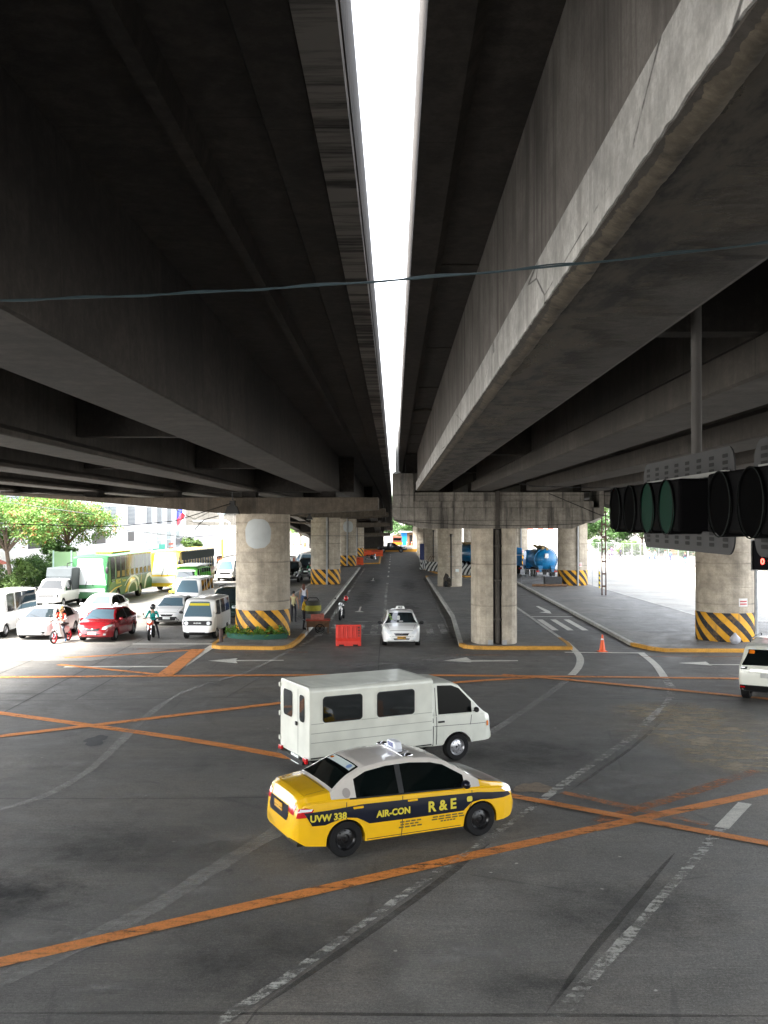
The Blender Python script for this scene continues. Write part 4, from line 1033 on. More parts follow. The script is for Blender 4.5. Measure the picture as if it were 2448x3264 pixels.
# ---- generic tall vehicle tables ----
def van_table(L, W, H, nose=.9, ws=.45, rake=.12, belt=1.05, sill=.3, wb=2.4, fo=.75, ar=.34, wr=.27, side=(), tr=.29, glass=M_glass, **k):
    x1 = L/2; x0 = -L/2; a1 = x1-fo
    d = dict(x0=x0, x1=x1, axles=(a1-wb, a1), ar=ar, wr=wr, sill=sill, tr=tr, tum=k.get('tum', .09), crown=k.get('crown', .06), corner=.16,
        top=[(x0, H-.22), (x0+.05, H-.08), (x0+.15, H-.015), (0, H), (x1-ws-rake-.35, H-.01), (x1-ws-rake-.12, H-.05), (x1-ws-rake, H-.12), (x1-rake, nose+.06), (x1-rake+.03, nose), (x1-.03, nose-.16), (x1, nose-.4)],
        belt=[(x0, belt), (x1-ws-rake, belt), (x1-rake, min(belt, nose-.03)), (x1, nose-.42)],
        hw=[(x0, W/2-.10), (x0+.04, W/2-.04), (x0+.14, W/2), (x1-.5, W/2), (x1-.15, W/2-.05), (x1-.04, W/2-.12), (x1, W/2-.2)],
        side=list(side), ws=(x1-ws-rake+.015, x1-rake-.01), rw=None, step=.12, glass={'windscreen': glass}, ut=.8)
    d.update({kk: vv for kk, vv in k.items() if kk in ('rw', 'ub', 'arf')})
    return d
def fr(root, sk, x1, W, zl, r=.09, grille=None, amber=True, zb=.45, plate=True, pm_=M_plate_w):
    for sg in (1, -1):
        y = sg*(W/2-.26)
        sk.patch('headlight', 'F', [(y+r*math.cos(t), zl+r*math.sin(t)) for t in [6.283*k/16 for k in range(16)]], M_lamp, root, .02, .06)
        if amber: sk.patch('indicator', 'F', rr(y, zb+.02, .16, .05, .015), M_amber, root, .012, .06)
    if grille: sk.patch('grille', 'F', rr(0, zl, W-.22, .22, .05), grille, root, .008, .08)
    if plate:
        h = sk.hit('F', 0, zb, .02); MB().box(h.x-.004, h.x+.008, -.2, .2, zb-.07, zb+.07).build('number_plate', pm_, root)

M_glassd = pm('dull_dark_glass', (.004, .005, .005), .12, spec=.08)
fb = empty('passenger_van', (0, 0, 0), 0, 'cream white van with a long boxy passenger body, behind the yellow taxi', 'van')
TC = dict(x0=.60, x1=2.44, axles=(1.42,), ar=.40, wr=.26, sill=.36, tr=.31, tum=.10, crown=.05, corner=.12,
    top=[(.50, 1.82), (.9, 1.85), (1.3, 1.83), (1.50, 1.75), (2.12, 1.12), (2.18, 1.07), (2.34, .98), (2.40, .80), (2.44, .58)],
    belt=[(.50, 1.08), (1.9, 1.06), (2.15, 1.0), (2.38, .9), (2.44, .52)], hw=[(.50, .80), (1.9, .80), (2.2, .77), (2.34, .71), (2.42, .62)],
    side=[(.92, 1.82)], ws=(1.52, 2.10), step=.06, ut=.9, ub=.34, glass={'windscreen': M_glass2, 'side_window': M_glassd})
sk, _o = loft_body(fb, TC, M_cream, name='cab')
mb = MB()
prof = rr(0, 1.17, 1.70, 1.56, .10, 4)
mb.prism(prof, lambda a, b: (-2.30, a, b), lambda a, b: (.74, a, b))
bb = mb.build('passenger_body', M_cream, fb, bevel=.02)
mb = MB()
for k in range(9): mb.prism([(-.022, 0), (.022, 0), (.01, .014), (-.01, .014)], lambda a, b: (-2.2, -.66+.165*k+a, 1.948+b), lambda a, b: (.64, -.66+.165*k+a, 1.948+b))
mb.build('roof_ribs', M_cream, fb)
s2 = Skin3([bb])
for sd_ in 'RL':
    for xc, wd in ((-1.52, .92), (-.22, .92)):
        s2.patch('window_frame', sd_, rr(xc, 1.47, wd+.07, .60, .09), M_cream, fb, .010, .2)
        s2.patch('window_rubber', sd_, rr(xc, 1.47, wd+.03, .565, .08), M_blk, fb, .013, .2)
        s2.patch('side_window', sd_, rr(xc, 1.47, wd, .53, .07), M_glass, fb, .016, .2)
    for z in (.98, 1.18): s2.patch('body_crease', sd_, strip((-2.26, z), (.7, z), .012), pm('shadowed_crease', (.30, .31, .27), .6), fb, .004, .4)
    s2.patch('body_crease', sd_, strip((-2.26, .78), (.7, .78), .012), pm('shadowed_crease', (.30, .31, .27), .6), fb, .004, .4)
    s2.patch('lower_trim', sd_, strip((-2.26, .45), (.7, .45), .03), M_seam, fb, .004, .4)
    sk.patch('door_seam', sd_, strip((.86, .42), (.86, 1.7), .016), M_seam, fb, .004, .2)
    sk.patch('door_seam', sd_, strip((1.76, .8), (1.80, 1.02), .014), M_seam, fb, .004, .1)
    sk.patch('cab_seam', sd_, strip((.765, .40), (.765, 1.75), .03), M_seam, fb, .003, .2)
    sk.patch('body_crease', sd_, strip((.8, .84), (2.2, .80), .01), M_seam, fb, .004, .1)
    h = sk.hit(sd_, .98, .93, .012); MB().box(h.x-.08, h.x+.08, h.y-.015, h.y+.015, h.z-.02, h.z+.02).build('door_handle', M_blk, fb)
    h = sk.hit(sd_, .78, 1.10, .005); MB().box(h.x-.09, h.x+.0, h.y-.01, h.y+.01, h.z-.05, h.z+.06).build('vent', M_blk, fb)
    mirror(fb, 1.86, (1 if sd_ == 'L' else -1)*.84, 1.12, M_blk, .8)
    sk.patch('indicator', sd_, rr(2.26, .78, .07, .12, .02), M_amber, fb, .012, .05)
# rear doors
for yc, wd in ((.36, .52), (-.46, .28)): s2.patch('rear_window', 'B', rr(yc, 1.46, wd, .58, .08), M_glass, fb, .012, .2)
s2.patch('door_seam', 'B', strip((-.22, .45), (-.22, 1.85), .014), M_seam, fb, .004, .3)
for z in (1.75, 1.1, .55): MB().box(-2.335, -2.30, .80, .86, z, z+.1).build('hinge', M_cream, fb)
MB().box(-2.335, -2.31, -.20, -.12, 1.05, 1.13).build('door_handle', M_blk, fb)
MB().box(-2.41, -2.25, -.72, .72, .30, .37).build('rear_step', M_blk, fb)
for sg in (1, -1): MB().box(-2.37, -2.31, sg*.72-.09, sg*.72+.09, .33, .45).build('tail_light', M_red, fb, bevel=.01)
MB().box(-2.35, -2.32, -.34, .08, .24, .42).build('number_plate', M_plate_w, fb)
MB().box(-2.1, .7, -.55, .55, .28, .42).build('chassis', M_under, fb)
for sg in (1, -1):
    wheel(fb, 1.42, sg*.70, .31, .19, 'steel', sg); wheel(fb, -1.05, sg*.68, .31, .19, 'steel', sg)
fr(fb, sk, 2.42, 1.6, .74, .08, M_blk, False)
fw = G(1459, 2424); rcn = G(1000, 2414, .4); d = Vector((math.cos(R(27.8)), math.sin(R(27.8)), 0)); nrm = Vector((-d.y, d.x, 0))
cc = fw-d*1.42+nrm*.80; place(fb, cc.x, cc.y, R(27.8), s=(1.0, 1.0, 1.0))

# ---- small white van at the stop line (right of the left group) ----
mc = empty('passenger_van', (0, 0, 0), 0, 'small white van with black grille and yellow sun strip by the left island', 'van', GL)
T = van_table(3.4, 1.5, 1.9, nose=1.0, ws=.42, rake=.10, belt=1.12, sill=.34, wb=1.95, fo=.65, ar=.31, wr=.25, tr=.27, side=[(-1.5, -.75), (-.7, .15), (.3, .98)], glass=T2['glass']['windscreen'])
sk, _o = loft_body(mc, T, M_white)
for ax in T['axles']:
    for sg in (1, -1): wheel(mc, ax, sg*.64, .27, .16, 'steel', sg)
fr(mc, sk, 1.7, 1.5, .78, .085, M_blk)
sk.text('grille_lettering', 'F', 'SUZUKI', .075, 0, .78, M_wtext, mc, .003, 1.3, off=.016)
sk.patch('sun_strip', 'F', rr(0, 1.62, .9, .11, .02), M_ytext, mc, .014, .1)
sk.patch('bumper', 'F', rr(0, .42, 1.3, .22, .05), M_white, mc, .03, .1)
sk.patch('bumper_slot', 'F', strip((-.35, .35), (.35, .35), .03), M_blk, mc, .035, .1)
for sg in (1, -1):
    mirror(mc, 1.25, sg*.76, 1.2, M_blk, .9); sk.patch('door_seam', 'L' if sg > 0 else 'R', strip((.22, .4), (.22, 1.7), .014), M_seam, mc, .004, .2)
c = G(687, 2040); place(mc, c.x-.75, c.y+1.75, R(-90-3), s=(1.06, 1.06, 1.0))

# ---- big white van, far left ----
hv = empty('passenger_van', (0, 0, 0), 0, 'large white van with a long dark side window at the left picture edge', 'van', GL)
T = van_table(4.8, 1.85, 2.15, nose=1.12, ws=.62, rake=.35, belt=1.18, sill=.28, wb=2.6, fo=.95, ar=.37, wr=.3, tr=.33, side=[(-2.1, -.55), (-.42, .30), (.45, 1.28)])
sk, _o = loft_body(hv, T, M_white)
for ax in T['axles']:
    for sg in (1, -1): wheel(hv, ax, sg*.80, .33, .2, 'steel', sg)
fr(hv, sk, 2.4, 1.85, .85, .12, M_blk)
for sg in (1, -1):
    mirror(hv, 1.25, sg*.95, 1.25, M_blk, 1.1); sk.patch('door_seam', 'L' if sg > 0 else 'R', strip((.38, .4), (.38, 1.95), .014), M_seam, hv, .004, .2)
    sk.patch('window_band', 'L' if sg > 0 else 'R', rr(-1.25, 1.52, 1.8, .62, .06), M_glass, hv, .008, .2)
c = G(22, 2030); place(hv, c.x-.85, c.y+1.4, R(-90-2))

# ---- white passenger vans deeper in the queue ----
LV = empty('passenger_van', (0, 0, 0), 0, 'white van with three dark side windows behind the small white van', 'van', SG)
T = van_table(4.5, 1.65, 1.95, nose=1.0, ws=.6, rake=.2, belt=1.1, sill=.34, wb=2.4, fo=.85, ar=.34, wr=.28, tr=.3, side=[(-1.9, -1.1), (-1.0, -.2), (-.05, .5), (.6, 1.3)], glass=T2['glass']['windscreen'])
sk, _o = loft_body(LV, T, M_white)
for ax in T['axles']:
    for sg in (1, -1): wheel(LV, ax, sg*.72, .3, .18, 'steel', sg)
fr(LV, sk, 2.25, 1.65, .74, .09, M_blk)
c = G(640, 1945); place(LV, c.x-.85, c.y+2.3, R(-90-2))
q = copy_tree(LV); place(q, -24.2, 96, R(-90), 'white van far up the left street beside the yellow bus'); 
q = copy_tree(LV); place(q, -15.6, 92, R(-90), 'white van in the middle of the far queue, in front of the yellow bus')
q = copy_tree(LV); place(q, -11.0, 100, R(-90), 'white van close to the left edge of the nearest round pier')
q = copy_tree(LV); place(q, -9.9, 112, R(-90-2), 'white van behind the black cars seen between the left piers')
q = copy_tree(LV); place(q, -19.5, 104, R(-90), 'white van in the far queue just right of the yellow bus')
q = copy_tree(LV); place(q, -13.2, 104, R(-90-1), 'white van two places behind the green and yellow jeepney')
q = copy_tree(LV); place(q, -14.4, 118, R(-90-2), 'most distant white van under the trees between the left piers')

# ---- white pickup with grey canopy ----
pk = empty('pickup_truck', (0, 0, 0), 0, 'white pickup with a tall grey tarpaulin canopy behind the large white van', 'pickup', GL)
T = van_table(5.0, 1.7, 1.85, nose=1.15, ws=.5, rake=.6, belt=1.15, sill=.4, wb=2.9, fo=.8, ar=.38, wr=.3, tr=.33, side=[(.35, 1.3)])
T['x0'] = -2.5; T['top'] = [(-2.5, 1.05), (.1, 1.08), (.16, 1.70), (.3, 1.83), (.9, 1.85), (1.2, 1.78), (1.75, 1.2), (1.9, 1.1), (2.4, .98), (2.5, .75)]
T['belt'] = [(-2.5, 1.0), (1.7, 1.08), (2.3, .9), (2.5, .6)]; T['ws'] = (1.22, 1.74)
sk, _o = loft_body(pk, T, M_white)
for ax in T['axles']:
    for sg in (1, -1): wheel(pk, ax, sg*.74, .33, .2, 'steel', sg)
MB().prism([(-2.5, 1.05), (.25, 1.05), (.45, 1.95), (.3, 2.5), (-2.3, 2.5), (-2.45, 2.35)], lambda a, b: (a, -.86, b), lambda a, b: (a, .86, b)).build('canopy', M_tarp, pk, bevel=.06)
fr(pk, sk, 2.5, 1.7, .82, .1, M_blk)
for sg in (1, -1): mirror(pk, 1.25, sg*.86, 1.2, M_blk, 1.2)
c = G(195, 1942); place(pk, c.x-.85, c.y+2.5, R(-90-3))

# ---- SUVs ----
def suv(label, paint, group=None, name='suv_car'):
    root = empty(name, (0, 0, 0), 0, label, 'SUV', group)
    T = dict(x0=-2.35, x1=2.35, axles=(-1.35, 1.4), ar=.42, wr=.33, sill=[(-2.35, .5), (-2.2, .36), (2.1, .36), (2.35, .45)], tr=.38, tum=.26, crown=.05, corner=.08,
        top=[(-2.35, .95), (-2.33, 1.12), (-2.12, 1.60), (-2.02, 1.72), (-1.8, 1.78), (-.5, 1.84), (.2, 1.80), (.45, 1.74), (1.1, 1.22), (1.2, 1.18), (2.0, 1.08), (2.25, .98), (2.35, .7)],
        belt=[(-2.35, .93), (-2.3, 1.09), (-2.0, 1.15), (1.0, 1.10), (2.0, .98), (2.35, .6)],
        hw=[(-2.35, .78), (-2.3, .84), (-2.1, .90), (-1.5, .92), (1.6, .92), (2.1, .85), (2.35, .68)],
        side=[(-1.98, -1.3), (-1.2, -.35), (-.25, .85)], ws=(.46, 1.09), rw=(-2.31, -2.10), step=.1, ut=.9, ub=.35, glass={'windscreen': M_glass2})
    sk, _o = loft_body(root, T, paint)
    for ax in T['axles']:
        for sg in (1, -1): wheel(root, ax, sg*.80, .38, .24, 'alloy', sg)
    for sg in (1, -1):
        sk.patch('headlight', 'F', rr(sg*.62, .93, .3, .15, .05), M_lamp, root, .012, .08)
        mirror(root, .95, sg*.95, 1.22, paint)
        MB().tube([(-1.7, sg*.62, 1.80), (-1.6, sg*.62, 1.88), (.1, sg*.62, 1.90), (.25, sg*.62, 1.82)], .02, 6).build('roof_rail', M_blk, root)
        for xx in (-1.25, -.3, 1.0): sk.patch('door_seam', 'L' if sg > 0 else 'R', strip((xx, .45), (xx, 1.1), .014), M_seam, root, .004, .2)
    sk.patch('grille', 'F', rr(0, .9, .7, .22, .05), M_blk, root, .01, .08)
    h = sk.hit('F', 0, .6, .02); MB().box(h.x-.004, h.x+.008, -.2, .2, .53, .67).build('number_plate', M_plate_w, root)
    return root, sk
suvw, sk = suv('white SUV driving out at the right picture edge, seen from behind', pm('warm_white_car_paint', (.66, .66, .58), .25, coat=.7))
for sg in (1, -1):
    sk.patch('tail_light', 'B', [(sg*.60, 1.12), (sg*.90, 1.12), (sg*.92, 1.02), (sg*.62, 1.04)], M_blk, suvw, .014, .06)
    sk.patch('tail_light_lens', 'B', [(sg*.66, 1.105), (sg*.9, 1.10), (sg*.9, 1.07), (sg*.68, 1.08)], M_lamp, suvw, .02, .06)
    sk.patch('reflector', 'B', rr(sg*.74, .50, .14, .05, .01), M_red, suvw, .03, .06)
sk.patch('rear_bumper', 'B', rr(0, .47, 1.66, .20, .04), M_blk, suvw, .03, .1)
sk.patch('chrome_strip', 'B', strip((-.52, 1.02), (.52, 1.02), .05), M_chrome, suvw, .02, .1)
h = sk.hit('B', 0, .88, .03); MB().box(h.x-.012, h.x, -.22, .22, .81, .95).build('number_plate', pm('grey_number_plate', (.4, .4, .38), .5), suvw)
sk.patch('sticker', 'B', rr(.50, 1.55, .16, .10, .02), M_amber, suvw, .02, .06)
c = G(2352, 2240); hd = R(60); place(suvw, c.x+2.35*math.cos(hd)+.88*math.sin(hd), c.y+2.35*math.sin(hd)-.88*math.cos(hd), hd)
sb, sk = suv('dark green SUV tucked between the small white van and the nearest round pier', M_dgreen, GL)
place(sb, -9.15, 54.6, R(-90-1))
s1, sk = suv('black jeep with round lamps seen between the two nearest left piers', M_black, SG)
for sg in (1, -1): MB().ball(sk.hit('F', sg*.5, .75, .02), (.03, .1, .1)).build('round_lamp', M_lamp, s1)
c = G(952, 1858); place(s1, c.x-.9, c.y+2.3, R(-90))
s3, sk = suv('black SUV with a pale bonnet behind the jeep between the left piers', M_black, SG)
place(s3, -8.75, 98.5, R(-90))

# ---- far pickup crossing ----
fp = empty('pickup_truck', (0, 0, 0), 0, 'black pickup crossing in the far centre in front of the yellow kerb', 'pickup')
T = dict(x0=-2.6, x1=2.6, axles=(-1.6, 1.55), ar=.44, wr=.35, sill=.42, tr=.4, tum=.3, crown=.05, corner=.08,
    top=[(-2.6, .95), (-2.55, 1.08), (-.92, 1.10), (-.86, 1.6), (-.75, 1.72), (0, 1.76), (.4, 1.68), (1.1, 1.18), (1.25, 1.13), (2.2, 1.0), (2.5, .88), (2.6, .65)],
    belt=[(-2.6, .9), (-2.5, 1.05), (1.0, 1.08), (2.1, .95), (2.6, .58)], hw=[(-2.6, .8), (-2.5, .88), (1.8, .88), (2.3, .8), (2.6, .62)],
    side=[(-.72, .05), (.15, .95)], ws=(.42, 1.08), step=.12, ut=.9, ub=.42, glass={'windscreen': M_lamp, 'side_window': M_glass})
sk, _o = loft_body(fp, T, M_black)
sk.patch('cargo_bed', 'T', [(-2.45, -.7), (-1.0, -.7), (-1.0, .7), (-2.45, .7)], M_under, fp, .006, .4)
for ax in T['axles']:
    for sg in (1, -1): wheel(fp, ax, sg*.78, .4, .24, 'alloy', sg)
for sg in (1, -1):
    sk.patch('headlight', 'F', rr(sg*.62, .88, .28, .14, .04), M_lamp, fp, .012, .08); sk.patch('tail_light', 'B', rr(sg*.74, .9, .14, .26, .03), M_red, fp, .012, .08)
    mirror(fp, .95, sg*.9, 1.18, M_chrome)
c = at(1250, 1762, 174); place(fp, c.x, 174.9, R(2))
# ================================================================ buses and jeepneys
def bus(label, x1L, W, H, paint, win, group, name='bus', trim=None, glass=None, fo=2.3, wb=5.6):
    root = empty(name, (0, 0, 0), 0, label, 'bus', group); x1 = x1L/2; x0 = -x1
    T = dict(x0=x0, x1=x1, axles=(x1-fo-wb, x1-fo), ar=.56, wr=.42, sill=.42, tr=.5, tum=.03, crown=.10, corner=.2,
        top=[(x0, H-.25), (x0+.08, H-.1), (x0+.3, H-.02), (0, H), (x1-.5, H-.02), (x1-.28, H-.1), (x1-.24, H-.2), (x1-.06, 1.28), (x1-.03, 1.15), (x1, .9)],
        belt=[(x0, 1.62), (x1-.9, 1.62), (x1-.5, 1.3), (x1-.06, 1.2), (x1, .8)], hw=[(x0, W/2-.08), (x0+.15, W/2), (x1-.35, W/2), (x1-.1, W/2-.06), (x1, W/2-.16)],
        side=win, ws=(x1-.235, x1-.065), step=.2, ut=1.3, ub=.4, glass={'windscreen': glass or M_glass2, 'side_window': M_glassd})
    sk, ob = loft_body(root, T, paint)
    for ax in T['axles']:
        for sg in (1, -1): wheel(root, ax, sg*(W/2-.16), .5, .28, 'steel', sg)
    for sg in (1, -1):
        sk.patch('headlight', 'F', rr(sg*(W/2-.45), .78, .42, .16, .06), M_lamp, root, .02, .1)
        MB().tube([(x1-.15, sg*(W/2-.1), H-.5), (x1+.35, sg*(W/2+.05), H-.55), (x1+.4, sg*(W/2+.05), H-.8)], .03, 6).ball((x1+.4, sg*(W/2+.05), H-1.0), (.07, .12, .24)).build('wing_mirror', M_blk, root)
    mb = MB()
    for sg in (.25, -.25): mb.tube([(x1-.02, sg, 1.22), (x1-.12, sg*.3, 1.95)], .02, 5)
    mb.build('wiper', M_blk, root)
    return root, sk, T
M_sheen_paint = pm('painted_reflection_windscreen', (.62, .66, .66), .15, coat=1)  # near-white base colour paints the bright reflection on the bus windscreens
gb, sk, T = bus('green city bus with white and yellow curves and yellow seats, facing the junction', 11.4, 2.55, 3.3, M_greenb,
    [(-5.3, -4.35), (-4.25, -3.2), (-3.1, -2.05), (-1.95, -.9), (-.8, .25), (.35, 1.4), (1.5, 2.55), (2.65, 3.7), (4.1, 4.9)], 'buses in the left street', glass=M_sheen_paint)
gw = pm('white_curve_paint', (.75, .76, .74), .4)
def curve_band(sk, side, pts, w0, mat, root, nm, off=.012):
    for a, b in zip(pts, pts[1:]): pass
    L = []; Rr = []
    for i, p in enumerate(pts):
        d = Vector(pts[min(i+1, len(pts)-1)])-Vector(pts[max(i-1, 0)]); d.normalize(); w = w0[i] if isinstance(w0, list) else w0
        L.append((p[0]-d.y*w/2, p[1]+d.x*w/2)); Rr.append((p[0]+d.y*w/2, p[1]-d.x*w/2))
    sk.patch(nm, side, L+Rr[::-1], mat, root, off, .15)
for sd_ in 'LR':
    curve_band(sk, sd_, [(1.6, .45), (1.2, .9), (.6, 1.25), (-.1, 1.42), (-.8, 1.35)], [.5, .42, .34, .25, .1], M_yelb, gb, 'yellow_curve')
    curve_band(sk, sd_, [(1.0, .45), (.8, .85), (.2, 1.15), (-.5, 1.25), (-1.1, 1.0), (-1.35, .45)], [.15, .16, .18, .2, .3, .4], gw, gb, 'white_curve')
    curve_band(sk, sd_, [(1.9, 1.0), (1.2, 1.38), (.2, 1.58), (-.8, 1.6), (-1.6, 1.3), (-2.0, .5)], [.05, .08, .12, .16, .25, .3], gw, gb, 'white_curve')
    curve_band(sk, sd_, [(-3.4, .5), (-3.6, 1.0), (-4.1, 1.4), (-4.8, 1.5), (-5.4, 1.2)], [.4, .35, .3, .25, .2], gw, gb, 'white_curve')
    curve_band(sk, sd_, [(5.4, .75), (4.2, 1.0), (2.6, 1.1)], [.1, .08, .04], M_yelb, gb, 'yellow_curve')
    sk.patch('yellow_corner', sd_, [(-5.6, 1.6), (-4.7, 1.6), (-5.1, 1.3), (-5.6, 1.0)], M_yelb, gb, .011, .2)
    sk.patch('lower_line', sd_, strip((-2.2, .8), (-2.6, 1.6), .09), M_yelb, gb, .011, .2)
    sk.text('lettering', sd_, 'RRCG', .42, 3.4 if sd_ == 'L' else 3.4, 1.40, M_ytext, gb, .01)
    sk.text('lettering', sd_, 'Transport', .24, 2.0, 1.42, M_ytext, gb, .006)
    sk.patch('window_band', sd_, rr(4.5, 2.2, .95, 1.5, .1), M_glassd, gb, .008, .2)
    seatm = pm('yellow_seat_fabric', (.3, .2, .05), .7)
    for k in range(8):
        mb = MB(); xx = -4.8+1.15*k; h = sk.hit(sd_, xx, 1.95, .010); sg = 1 if sd_ == 'L' else -1
        mb.box(xx-.32, xx+.26, h.y-.004, h.y+.004, 1.70, 2.12)
        mb.build('seat_back', seatm, gb)
sk.patch('front_band', 'F', rr(0, .95, 2.1, .2, .06), gw, gb, .012, .15)
MB().box(-2, 2.5, -.6, .6, 3.3, 3.42).build('roof_unit', M_yelb, gb, bevel=.05)
c = G(347, 1928); place(gb, c.x-1.27, c.y+5.7, R(-90-.5))

yb, sk, T = bus('yellow bus with a long grey awning above open windows, behind the green bus', 10.5, 2.5, 3.3, M_yelb,
    [(-5+.78*k, -5+.78*k+.66) for k in range(12)], 'buses in the left street', glass=M_sheen_paint)
for sd_ in 'LR':
    sg = 1 if sd_ == 'L' else -1
    sk.patch('awning', sd_, [(-5.1, 2.45), (4.6, 2.45), (4.6, 3.12), (-5.1, 3.12)], M_tarp, yb, .03, .5)
    curve_band(sk, sd_, [(-1.5, .7), (-2.3, 1.3), (-3.6, 1.5)], [.25, .3, .1], M_blue, yb, 'blue_curve')
    curve_band(sk, sd_, [(-2.6, .6), (-3.3, 1.15), (-5.0, 1.5)], [.4, .4, .2], M_orng, yb, 'orange_curve')
    sk.text('lettering', sd_, 'DIAMOND STAR', .28, 1.2, 1.25, M_orng, yb, .006)
sk.patch('front_panel', 'F', rr(0, .95, 2.2, .5, .06), gw, yb, .012, .2)
place(yb, -17.6, 81.5, R(-90-4.5))

def jeepney(label, paint, strip_mat, group):
    root = empty('jeepney', (0, 0, 0), 0, label, 'jeepney', group)
    T = dict(x0=-2.9, x1=2.9, axles=(-1.6, 1.9), ar=.42, wr=.33, sill=.45, tr=.4, tum=.05, crown=.12, corner=.12,
        top=[(-2.9, 2.05), (-2.8, 2.18), (0, 2.28), (1.3, 2.25), (1.5, 2.1), (1.62, 1.45), (1.7, 1.30), (2.75, 1.2), (2.85, 1.1), (2.9, .9)],
        belt=[(-2.9, 1.25), (1.5, 1.25), (2.8, 1.0), (2.9, .85)], hw=[(-2.9, .85), (1.5, .88), (1.75, .72), (2.9, .68)],
        side=[(-2.7+.72*k, -2.7+.72*k+.62) for k in range(6)], ws=(1.505, 1.61), step=.15, ut=1.0, ub=.45, glass={'windscreen': M_glass2})
    sk, _o = loft_body(root, T, paint)
    for ax in T['axles']:
        for sg in (1, -1): wheel(root, ax, sg*.72, .4, .24, 'steel', sg)
    MB().box(-2.8, 1.75, -.92, .92, 2.3, 2.36).build('roof_board', M_white, root, bevel=.03)
    for sg in (1, -1):
        MB().box(1.75, 2.7, sg*.82-.17, sg*.82+.17, .85, .95).build('mudguard', strip_mat, root, bevel=.03)
        h = sk.hit('F', sg*.5, .95, .03); MB().ball(h, (.04, .11, .11)).build('headlight', M_lamp, root)
        sk.patch('side_stripe', 'L' if sg > 0 else 'R', [(-2.8, .7), (1.4, .7), (1.4, 1.1), (-2.8, 1.1)], strip_mat, root, .008, .3)
    sk.patch('grille', 'F', rr(0, .9, .6, .4, .04), M_steelp, root, .01, .1)
    MB().box(2.9, 3.08, -.85, .85, .5, .66).build('bumper', strip_mat, root, bevel=.03)
    sk.patch('roof_sign', 'F', rr(0, 2.0, 1.4, .14, .03), M_wtext, root, .01, .2)
    return root
jp = jeepney('lime green and yellow jeepney with a white roof beside the green bus', M_greenl, M_yelb, 'jeepneys in the left queue')
place(jp, -14.9, 71.5, R(-90-2))
j2 = copy_tree(jp); place(j2, -11.6, 84.5, R(-90-2), 'yellow and green jeepney with an open black side near the nearest round pier')
for ch in kids(j2):
    if ch.name.startswith('side_stripe'): ch.data = ch.data.copy(); ch.data.materials[0] = M_black

